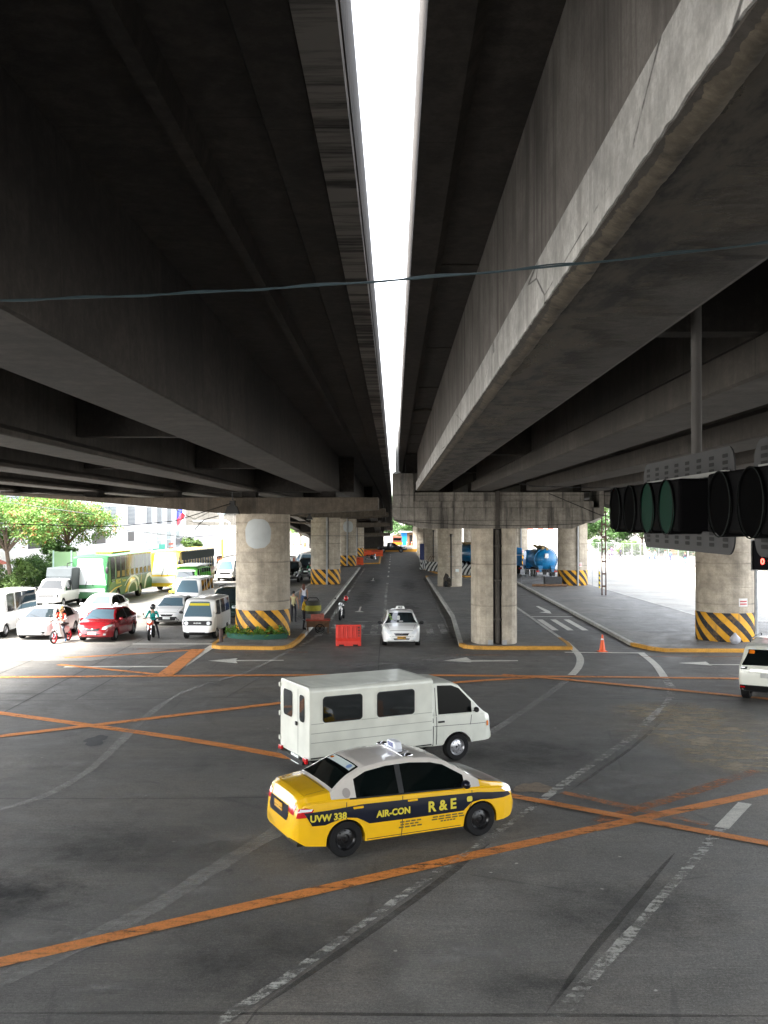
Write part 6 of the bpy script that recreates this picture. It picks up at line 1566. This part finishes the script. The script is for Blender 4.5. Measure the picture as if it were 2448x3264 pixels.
# lamp mast standing on the middle pier cap
lm = empty('lamp_mast', (.12, 42.62, 7.6), 0, 'pale slender lamp mast rising from the middle pier cap into the sky gap', 'lamp mast')
MB().lathe([(.17, 0), (.17, .06), (.12, .08)], 14).tube([(0, 0, 0), (0, 0, 7.6)], [.085, .055], 10).build('mast', pm('pale_grey_mast', (.42, .43, .42), .5), lm)
MB().box(-.22, .22, -.1, .1, 7.6, 7.72).box(-.18, .18, -.08, .08, 7.2, 7.27).build('lamp_head', pm('pale_grey_mast', (.42, .43, .42), .5), lm)
# striped concrete barriers
def kbar(label, x, y, rz, L_):
    root = empty('concrete_barrier', (x, y, .14), rz, label, 'barrier', 'black and white concrete barriers')
    MB().prism([(-.3, 0), (.3, 0), (.22, .15), (.1, .5), (.08, 1.0), (-.08, 1.0), (-.1, .5), (-.22, .15)], lambda a, b: (-L_/2, a, b), lambda a, b: (L_/2, a, b)).build('body', M_stripe_bw, root, bevel=.02)
kbar('black and white striped concrete barrier left of the second T pier', 4.6, 106, R(-12), 2.4)
kbar('grey striped concrete barrier end with scrap wood leaning on it', 3.4, 110, R(60), 1.6)
kbar('black and white striped concrete barrier between the two nearest T piers', 7.6, 99, R(-6), 1.6)
o = MB()
for k in range(3): o.tube([(k*.3, 0, 0), (.5+k*.2, .1, .75)], .03, 5)
tag(o.build('scrap_wood', M_wood, loc=(3.5, 107, 1.0)), 'scrap wooden sticks on the striped barrier', 'scrap wood')
pn = MB().box(-.55, .55, -.4, .4, 0, 2.25).build('blue_panel', M_dblue, loc=(4.15, 138, .14), bevel=.03); tag(pn, 'tall dark blue cabin against the fourth T pier', 'cabin')
c = G(1395, 1790, 1.2); 
# fence of crowd barriers
def railing(label, x0, x1, y, n):
    root = empty('crowd_barrier', (x0, y, .14), 0, label, 'barrier', 'grey crowd barriers by the blue lorry'); w_ = x1-x0
    MB().tube([(0, 0, 0), (0, 0, 1.25), (w_, 0, 1.25), (w_, 0, 0)], .03, 6).tube([(0, 0, .25), (w_, 0, .25)], .02, 6).build('frame', M_steel, root)
    mb = MB()
    for k in range(1, n): mb.tube([(w_*k/n, 0, .25), (w_*k/n, 0, 1.25)], .012, 4, cap=False)
    mb.build('bars', M_steel, root)
railing('grey crowd barrier nearest the T pier in front of the blue lorry', 11.0, 13.1, 84.5, 16)
railing('grey crowd barrier against the second striped column', 13.2, 14.3, 84.6, 9)

# ================================================================ blue lorries
def lorry(label, x, y, rz, tank=True):
    root = empty('tank_lorry', (x, y, .12), rz, label, 'lorry', 'blue service lorries behind the piers')
    MB().box(-3.4, 3.2, -.45, .45, .55, .8).build('chassis', M_under, root)
    for ax in (-2.2, -1.1, 2.1):
        for sg in (1, -1): wheel(root, ax, sg*.9, .48, .28, 'steel', sg)
    T = dict(x0=1.6, x1=3.5, axles=(2.1,), ar=.56, wr=.45, sill=.55, tum=.08, crown=.08, corner=.15,
        top=[(1.6, 2.45), (2.6, 2.55), (2.95, 2.45), (3.3, 1.55), (3.4, 1.45), (3.5, 1.1)], belt=[(1.6, 1.6), (3.2, 1.5), (3.5, 1.05)], hw=[(1.6, 1.1), (3.2, 1.1), (3.5, 1.0)],
        side=[(1.9, 2.9)], ws=(2.97, 3.28), step=.15, ub=.6, ut=1.2, glass={})
    loft_body(root, T, M_blue, name='cab')
    if tank:
        M = Matrix.Translation((0, 0, 1.75)) @ Matrix.Rotation(R(90), 4, 'Y')
        MB().lathe([(0, -3.75), (.5, -3.68), (.95, -3.45), (1.02, -3.3), (1.02, 1.1), (.9, 1.3), (0, 1.4)], 28, M=M).build('tank', M_cyan, root)
        MB().lathe([(1.04, -3.35), (1.12, -3.35), (1.12, -3.25), (1.04, -3.25)], 28, M=M).build('tank_rim', M_cyan, root)
        MB().box(-3.85, -3.74, -.15, .2, 1.9, 2.35).build('valve', M_white, root, bevel=.04)
        for sg in (1, -1): MB().prism([(-.25, 1.2), (.25, 1.2), (.1, .6), (-.1, .6)], lambda a, b: (-3.75, sg*.6+a, b), lambda a, b: (-3.45, sg*.6+a, b)).build('support', M_cyan, root)
        MB().tube([(-3.5, .3, 2.85), (-2.0, .35, 3.0), (0, .2, 2.85), (1.2, .3, 3.0)], .13, 8).tube([(-3.5, -.1, 2.75), (-2.0, 0, 2.95), (1, -.1, 2.85)], .13, 8).build('hose', pm('tan_hose', (.35, .25, .1), .6), root)
    else:
        MB().box(-3.5, 1.4, -1.1, 1.1, .9, 2.7).build('box_body', M_blue, root, bevel=.05)
        MB().box(-3.55, -3.5, -1.05, 1.05, 2.1, 2.6).build('rear_sign', M_cyan, root)
        MB().box(-3.56, -3.5, -1.1, 1.1, 1.95, 2.02).build('rear_bar', M_wtext, root)
    MB().box(-3.7, -3.5, -1.05, 1.05, .55, .75).build('bumper', M_under, root)
    for sg in (1, -1): MB().box(-3.75, -3.7, sg*.85-.15, sg*.85+.15, .58, .72).build('tail_light', M_red, root)
lorry('blue vacuum tank lorry with a tan hose on top, its round end facing us', 14.4, 97, R(90+2))
lorry('blue box lorry with a light blue band left of the tank lorry', 11.9, 103, R(90), False)
lorry('bright blue tank lorry glimpsed between the two nearest T piers', 8.3, 112, R(90+20))
tag(MB().box(-.7, .7, -.5, .5, 0, .75).box(-.6, .6, -.52, -.5, .1, .65).build('generator', pm('dark_generator', (.03, .03, .032), .5, var=.3), loc=(13.3, 82.2, .14), bevel=.03), 'dark portable generator at the foot of the second striped column', 'generator')
tag(MB().tube([(-1.5, 0, .1), (1.4, .1, .1)], .1, 8).build('timber_pole', M_wood, loc=(12.9, 80.9, .14)), 'timber pole lying on the right island beside the striped column', 'timber')

# ================================================================ far centre: fire truck, shed
ft = empty('truck', at(1266, 1733, 215).xy.to_3d(), R(0), 'orange truck loaded with gear in the far centre beyond the black pickup', 'truck')
MB().box(-1.5, 1.5, -2, 2, .5, 1.3).build('body', M_orng, ft, bevel=.08)
MB().box(-1.4, 1.4, -1.9, 1.9, 1.3, 2.9).build('cab', pm('dull_red_paint', (.16, .05, .03), .5), ft, bevel=.1)
MB().box(-1.1, 1.1, -1.95, -1.9, 1.9, 2.6).build('windscreen', M_glass, ft)
MB().box(-1.5, 1.4, -1.7, 1.7, 2.9, 3.1).tube([(-1.4, -1, 3.2), (1.2, 1, 3.5)], .15, 6).build('roof_load', M_wood, ft)
for x in (-1.1, 1.1): MB().lathe([(.0, -.15), (.5, -.15), (.5, .15), (0, .15)], 16, M=Matrix.Translation((x, -1.5, .5)) @ Matrix.Rotation(R(90), 4, 'Y')).build('wheel', M_tyre, ft)
ft.scale = (.75, .75, .75)
sh = empty('shed', (3.3, 228, 0), 0, 'low shed with a blue wall at the far centre beneath the trees', 'shed')
MB().box(-1.8, -.4, -1.5, 1.5, 0, 3.0).build('blue_wall', M_blue, sh); MB().box(-.38, 2.2, -1.5, 1.5, 0, 3.0).build('wall', M_wood, sh)
MB().box(-2.4, 2.6, -2, 2, 3.0, 3.3).build('roof', M_steelp, sh); MB().box(.2, 1.2, -1.53, -1.5, 0, 2.4).build('door', M_under, sh)
for i, (px, Y) in enumerate(((1298, 222), (1312, 224))):
    c = at(px, 1735, Y); k = copy_tree(cn); place(k, c.x, Y, 0, ('distant orange cone beneath the trees, left of the other', 'distant orange cone beneath the trees, right of the other')[i], s=1.4); k['group'] = 'distant cones'
for i, (x, y) in enumerate(((-7, 166), (-6.0, 166.3))):
    tag(MB().box(-.45, .45, -.35, .35, 0, .9).build('crate', pm('tan_crate', (.42, .30, .16), .7, var=.2), loc=(x, y, 0), bevel=.02), ('tan crate on the far road beside the striped pier, left one', 'tan crate on the far road beside the striped pier, right one')[i], 'crate', 'tan crates')

# ================================================================ buildings
wb = empty('building', (-34, 100, 0), 0, 'long white building with louvred windows behind the left trees', 'building')
X_ = 0
MB().box(-14, 0, -45, 58, 0, 9.6).build('wall', M_wallwhite, wb)
MB().box(-14.2, .25, -45, 58.2, 9.6, 10.0).build('roof_edge', M_wallgrey, wb)
M_louv = pm('louvre_slats', (.42, .45, .48), .6); M_dkwin = pm('dark_window_opening', (.02, .022, .028), .3); M_gwin = pm('greenish_window', (.25, .32, .32), .15)
def yat(px): 
    d = CM @ Vector(((px-1224)/FPX, 0, -1)); return -34/d.x*d.y
def louvre(p0, p1, z0, z1):
    ya, yb_ = yat(p0), yat(p1); e = empty('window', (0, 0, 0)); e.parent = wb
    MB().box(.0, .03, ya-100, yb_-100, z0, z1).build('opening', M_dkwin if (p1-p0) < 60 else M_gwin, e)
    mb = MB(); n = max(6, int((z1-z0)/.16))
    for k in range(n):
        z = z0+(z1-z0)*k/n; mb.box(.03, .13, ya-100, yb_-100, z, z+.075)
    m_ = max(1, int((yb_-ya)/2.4))
    for k in range(1, m_): y = ya+(yb_-ya)*k/m_-100; mb.box(.03, .15, y-.05, y+.05, z0, z1)
    mb.build('louvres', M_louv, e)
louvre(-30, 90, 5.6, 8.0); louvre(280, 370, 5.2, 7.4)
for a, b in ((408, 430), (467, 483), (501, 515), (533, 546), (562, 575)): louvre(a, b, 5.15, 7.5)
for a, b in ((467, 480), (501, 514), (532, 544), (562, 572)):
    e = empty('window', (0, 0, 0)); e.parent = wb; MB().box(0, .04, yat(a)-100, yat(b)-100, 1.6, 4.1).build('pane', M_gwin, e); MB().box(.04, .1, yat(a)-100, yat(b)-100, 2.8, 2.88).build('frame', M_white, e)
for a, b, z0, z1 in ((90, 170, 2.7, 4.3), (295, 336, 2.9, 4.2), (408, 427, 3.0, 4.2), (560, 582, 1.9, 3.0)):
    MB().box(0, .05, yat(a)-100, yat(b)-100, z0, z1).build('dark_opening', M_dkwin, wb)
MB().box(.02, 2.2, yat(300)-100, yat(455)-100, 1.9, 2.5).build('canopy', M_wallwhite, wb)
MB().box(0, .08, yat(488)-100, yat(525)-100, .4, 2.2).build('green_board', pm('sea_green_board', (.03, .5, .36), .5), wb)
mb = MB()
for z in (.6, 1.3, 2.0): mb.box(0, .1, yat(538)-100, yat(551)-100, z, z+.3)
mb.build('red_frame', pm('red_frame_paint', (.65, .12, .06), .5), wb)
gw2 = empty('building', (-30, 168, 0), 0, 'stained grey concrete wall building at the end of the left street', 'building')
MB().box(-9, 3.5, 0, 12, 0, 12.5).build('wall', M_wallgrey, gw2)

mb = MB()
for k in range(4): mb.box(-.5+.9*k, .2+.9*k, -.1, .0, 6.8, 8.2)
mb.build('window', M_gwin, gw2)
ww = MB().box(-36, -25.9, 160, 161, 0, 4.9).build('boundary_wall', M_wallwhite); tag(ww, 'plain white boundary wall at the end of the left street', 'wall')
tag(MB().tube([(-33, 159.6, 5.6), (-27.5, 159.6, 5.6), (-27.0, 159.6, 5.3), (-27.0, 159.6, 3.4)], .14, 8).build('pipe_arch', M_wallwhite), 'white pipe bending down in front of the grey concrete wall', 'pipe')
# white roadside wall behind the hedge, guard roof
tag(MB().box(-33.4, -33.1, 60, 112, 0, 3.0).build('boundary_wall', M_wallwhite), 'low white wall behind the hedge on the left', 'wall')
rh = empty('hut', (-31.2, 72, 0), 0, 'small hut with a red tiled roof at the left picture edge', 'hut')
MB().box(-1.4, 1.4, -2, 2, 0, 2.3).build('wall', M_wallwhite, rh); MB().prism([(-1.8, 2.3), (1.8, 2.3), (0, 3.1)], lambda a, b: (a, -2.3, b), lambda a, b: (a, 2.3, b)).build('roof', pm('red_roof_tiles', (.30, .06, .03), .7, var=.3), rh)
# green board
gbd = empty('sign_board', G(203, 1905).xy.to_3d()*1, 0, 'blank pale green board on two posts left of the green bus', 'board')
gbd.location = (-24.6, 72.5, .15)
MB().box(-.9, .9, -.03, .03, .7, 3.1).build('board', pm('pale_green_board', (.25, .42, .22), .6), gbd)
for x in (-.8, .55): MB().box(x-.05, x+.05, -.07, -.03, 0, 3.2).build('post', pm('pale_blue_post', (.45, .6, .62), .5), gbd)
MB().box(-.4, .8, -.05, -.03, .75, 1.1).build('lower_panel', pm('sea_green_board', (.03, .5, .36), .5), gbd)
# flag
fg = empty('flagpole', at(592, 1740, 118).xy.to_3d(), 0, 'flagpole with a limp blue and red flag in front of the white building', 'flagpole')
fg.location.z = .14
MB().tube([(0, 0, 0), (0, 0, 8.6)], .06, 8).build('pole', M_steel, fg)
def cloth_sheet(zs, mat, nm):
    n = 10; vs = []
    for i in range(n+1):
        u = i/n; vs += [(-.05-u*1.0, .12*math.sin(u*9), zs[0]-u*1.3), (-.05-u*1.0, .12*math.sin(u*9+.5), zs[1]-u*1.3)]
    MB().add(vs, [(2*i, 2*i+1, 2*i+3, 2*i+2) for i in range(n)], 0, True).build(nm, mat, fg)
cloth_sheet((7.9, 6.95), pm('flag_blue', (.04, .06, .5), .7), 'blue_half'); cloth_sheet((6.95, 6.1), pm('flag_red', (.6, .03, .05), .7), 'red_half')
MB().add([(-.04, -.02, 7.9), (-.04, -.02, 6.1), (-.5, -.06, 6.6)], [(0, 1, 2)]).build('white_triangle', M_wtext, fg)
up = empty('utility_pole', (-25.2, 142, .14), 0, 'white utility pole with a yellow foot left of the nearest round pier', 'utility pole')
MB().tube([(0, 0, 2.8), (0, 0, 10.5)], .28, 12).build('pole', M_wallwhite, up); MB().tube([(0, 0, 0), (0, 0, 2.8)], .285, 12).build('yellow_foot', pm('pale_yellow_band', (.6, .45, .12), .6), up)
# right side: far buildings and walls
rbld = empty('building', (36, 235, 0), 0, 'pale building with red and white panels far beyond the blue lorries', 'building')
MB().box(-9, 10, 0, 14, 0, 12).build('wall', M_wallwhite, rbld)
mb = MB()
for i in range(3):
    for k in range(4): mb.box(-4+2.4*i, -2.6+2.4*i, -.1, 0, 3.6+1.9*k, 4.9+1.9*k)
mb.build('red_panels', pm('pale_red_panels', (.6, .13, .1), .6), rbld)
MB().box(3.2, 5.2, -.12, 0, 3.4, 4.4).build('blue_sign', M_cyan, rbld)
gate = empty('boundary_wall', (44, 150, 0), 0, 'white and brown wall with openings behind the right pavement', 'wall')
MB().box(-4.5, 14, 0, .6, .1, 3.6).build('wall', M_wallgrey, gate)
for xx in (-1.5, 1.8, 6): MB().box(xx-.8, xx+.8, -.06, 0, .5, 2.6).build('opening', M_wood, gate)
MB().box(-1, 12, -.3, .9, 3.6, 4.0).build('coping', M_wallwhite, gate)
# mesh fence
fe = empty('mesh_fence', (30.5, 158, .14), 0, 'low steel mesh fence along the back of the right pavement', 'fence')
pA, pB = Vector((31.5, 157)), Vector((42.5, 137))
fe.location = (pA.x, pA.y, .14); dF = (pB-pA); n = 12
for k in range(n+1):
    p = dF*k/n; MB().tube([(p.x, p.y, 0), (p.x, p.y, 2.1)], .05, 6).build('post', M_steel, fe)
mb = MB()
for z in (.1, 2.05): mb.tube([(0, 0, z), (dF.x, dF.y, z)], .03, 5)
for k in range(1, 90): p = dF*k/90; mb.tube([(p.x, p.y, .1), (p.x, p.y, 2.05)], .012, 4, cap=False)
for k in range(1, 10): mb.tube([(0, 0, .1+.2*k), (dF.x, dF.y, .1+.2*k)], .008, 4, cap=False)
mb.build('mesh', M_steel, fe)
tag(MB().prism([(-2.2, 0), (2.2, 0), (1.2, 1.3), (-.6, 1.5)], lambda a, b: (a, -1, b), lambda a, b: (a, 1, b)).build('awning', M_wallwhite, loc=(37, 162, 5.0)), 'white peaked awning among the trees on the right', 'awning')

# ================================================================ trees
def tree(label, x, y, h, spread, mat, seed, trunk_h=2.0, n=5200, leaf=.17, lean=0, group='trees', z0=.1, cz=None, nb=9, flat=.6, name='tree', tr=.22):
    rnd = random.Random(seed); root = empty(name, (x, y, z0), 0, label, 'tree', group)
    mb = MB(); top = Vector((lean, 0, trunk_h))
    mb.tube([(0, 0, 0), (lean*.3, .05, trunk_h*.5), top, top+Vector((lean*.3, 0, h*.25))], [tr, tr*.8, tr*.65, tr*.4], 8)
    cl = []
    for k in range(nb):
        a = 6.283*k/nb+rnd.uniform(-.4, .4); rr_ = spread*rnd.uniform(.35, .85); zz = trunk_h+(h-trunk_h)*rnd.uniform(.15, .85)
        e = Vector((lean+rr_*math.cos(a), rr_*math.sin(a), zz)); m = top.lerp(e, .5)+Vector((0, 0, .3))
        mb.tube([top, m, e], [tr*.45, tr*.28, tr*.1], 6); cl.append((e, spread*rnd.uniform(.28, .5)))
        for q in range(2):
            e2 = e+Vector((rnd.uniform(-1, 1), rnd.uniform(-1, 1), rnd.uniform(-.3, .7)))*spread*.4
            mb.tube([m, e2], [tr*.18, tr*.05], 5); cl.append((e2, spread*rnd.uniform(.18, .36)))
    mb.build('trunk', M_bark, root)
    # crown: leaf blades gathered in many small sprays so that gaps stay between them
    sprays = []
    for c, r in cl:
        for _ in range(int(16*r/spread*3)):
            v = Vector((rnd.gauss(0, 1), rnd.gauss(0, 1), rnd.gauss(0, 1))).normalized()*r*rnd.uniform(.45, 1.05); v.z *= flat
            sprays.append(c+v)
    lv = MB(); per = max(4, n//max(1, len(sprays)))
    for sp in sprays:
        d0 = Vector((rnd.uniform(-1, 1), rnd.uniform(-1, 1), rnd.uniform(-.6, .4)))
        for _ in range(per):
            c = sp+Vector((rnd.gauss(0, 1), rnd.gauss(0, 1), rnd.gauss(0, .6)))*spread*.075
            u = (d0+Vector((rnd.uniform(-1, 1), rnd.uniform(-1, 1), rnd.uniform(-1, 1)))).normalized(); v = u.orthogonal().normalized(); s_ = leaf*rnd.uniform(.6, 1.4)
            lv.add([c-u*s_, c-v*s_*.45, c+u*s_, c+v*s_*.45], [(0, 1, 2, 3)])
    lv.build('crown', mat, root)
    return root
TL = 'trees by the white building'
tree('yellow green tree with reddish seed pods and a leaning trunk at the left edge', -27.6, 70, 7.2, 3.6, M_leaf, 3, 3.2, 17000, .10, lean=-.3, group=TL)
tree('yellow green tree with two upright trunks in front of the louvred windows', -26.5, 79, 7.6, 4.2, M_leaf, 4, 3.6, 22000, .105, group=TL)
tree('small dark leafed tree standing under the larger trees left of the green board', -26.8, 77, 3.9, 1.4, M_leafd, 6, 1.6, 2600, .13, group=TL, tr=.1)
for i, (px, Y) in enumerate(((20, 70), (95, 73.5), (150, 77))):
    c = at(px, 1800, Y); tree(('hedge bush at the left picture edge', 'hedge bush in the middle of the roadside row', 'hedge bush next to the green board')[i], c.x+.3, Y, 2.4, 1.7, (M_leafm, M_leafd, M_leafd)[i], 20+i, .4, 7500, .085, group='hedge bushes on the left', name='bush', flat=.9, tr=.06)
tree('small palm like tree beside the far yellow bus', -24.3, 118, 3.6, 1.1, M_leafm, 31, 1.5, 1200, .16, group=TL, tr=.1)
TF = 'trees beyond the piers'
M_leafl = leaf_mat('bright_green_leaves', (.07, .16, .02), (.16, .30, .05))
tree('bright green round tree between the two nearest left piers', -21.5, 224, 11.5, 5.5, M_leafl, 41, 2.0, 15000, .2, group=TF, flat=.9)
tree('tree behind the bright green one, further left', -31, 232, 12, 6, M_leafm, 42, 4, 6000, .34, group=TF)
tree('dark green tree in the far centre above the shed', 3.2, 240, 13, 5.5, M_leafd, 43, 1.6, 12000, .28, group=TF)
tree('dark green tree in the far centre, further right and behind', 9.5, 252, 14, 6, M_leafd, 44, 1.5, 7000, .3, group=TF)
tree('dark green tree in the far centre, leftmost', -3.5, 258, 14, 6, M_leafd, 45, 1.5, 7000, .3, group=TF)
TR_ = 'trees over the right pavement'
tree('light green palm like tree right of the second striped column', 35.0, 178, 9.5, 4.5, M_leafm, 51, 2, 9000, .2, group=TR_)
tree('yellow green shrub tree low beside the second striped column', 31.5, 166, 6.3, 2.6, M_leafm, 52, 1.6, 5000, .15, group=TR_)
tree('broad dark green tree over the fence left of the signal head', 39.5, 156, 7.6, 4.6, M_leafd, 53, 2.6, 13000, .16, group=TR_, flat=.8)
tree('mid green tree behind the signal head', 45, 158, 8.4, 4.8, M_leafm, 54, 2.6, 12000, .17, group=TR_, flat=.8)
tree('tree behind the nearest striped column', 52, 150, 8, 4.5, M_leafd, 55, 3, 7000, .18, group=TR_)
tree('dark leafy tree above the mesh fence beside the white awning', 34.5, 160, 7.0, 3.6, M_leafd, 57, 2.2, 9000, .16, group=TR_, flat=.8)
for i, (x, y) in enumerate(((33.6, 157.5), (36.5, 151.5), (39.5, 146.5), (42.6, 142))):
    tree(('leftmost bush behind the mesh fence on the right', 'second bush from the left behind the mesh fence', 'third bush from the left behind the mesh fence', 'rightmost bush behind the mesh fence on the right')[i], x, y, 2.3, 1.9, (M_leafd, M_leafm)[i % 2], 70+i, .4, 3000, .13, group='bushes behind the mesh fence', name='bush', flat=.9, tr=.06)
tree('pale green bush at the right picture edge', 54, 118, 3, 2.4, M_leafm, 56, .8, 3000, .16, group=TR_, name='bush')
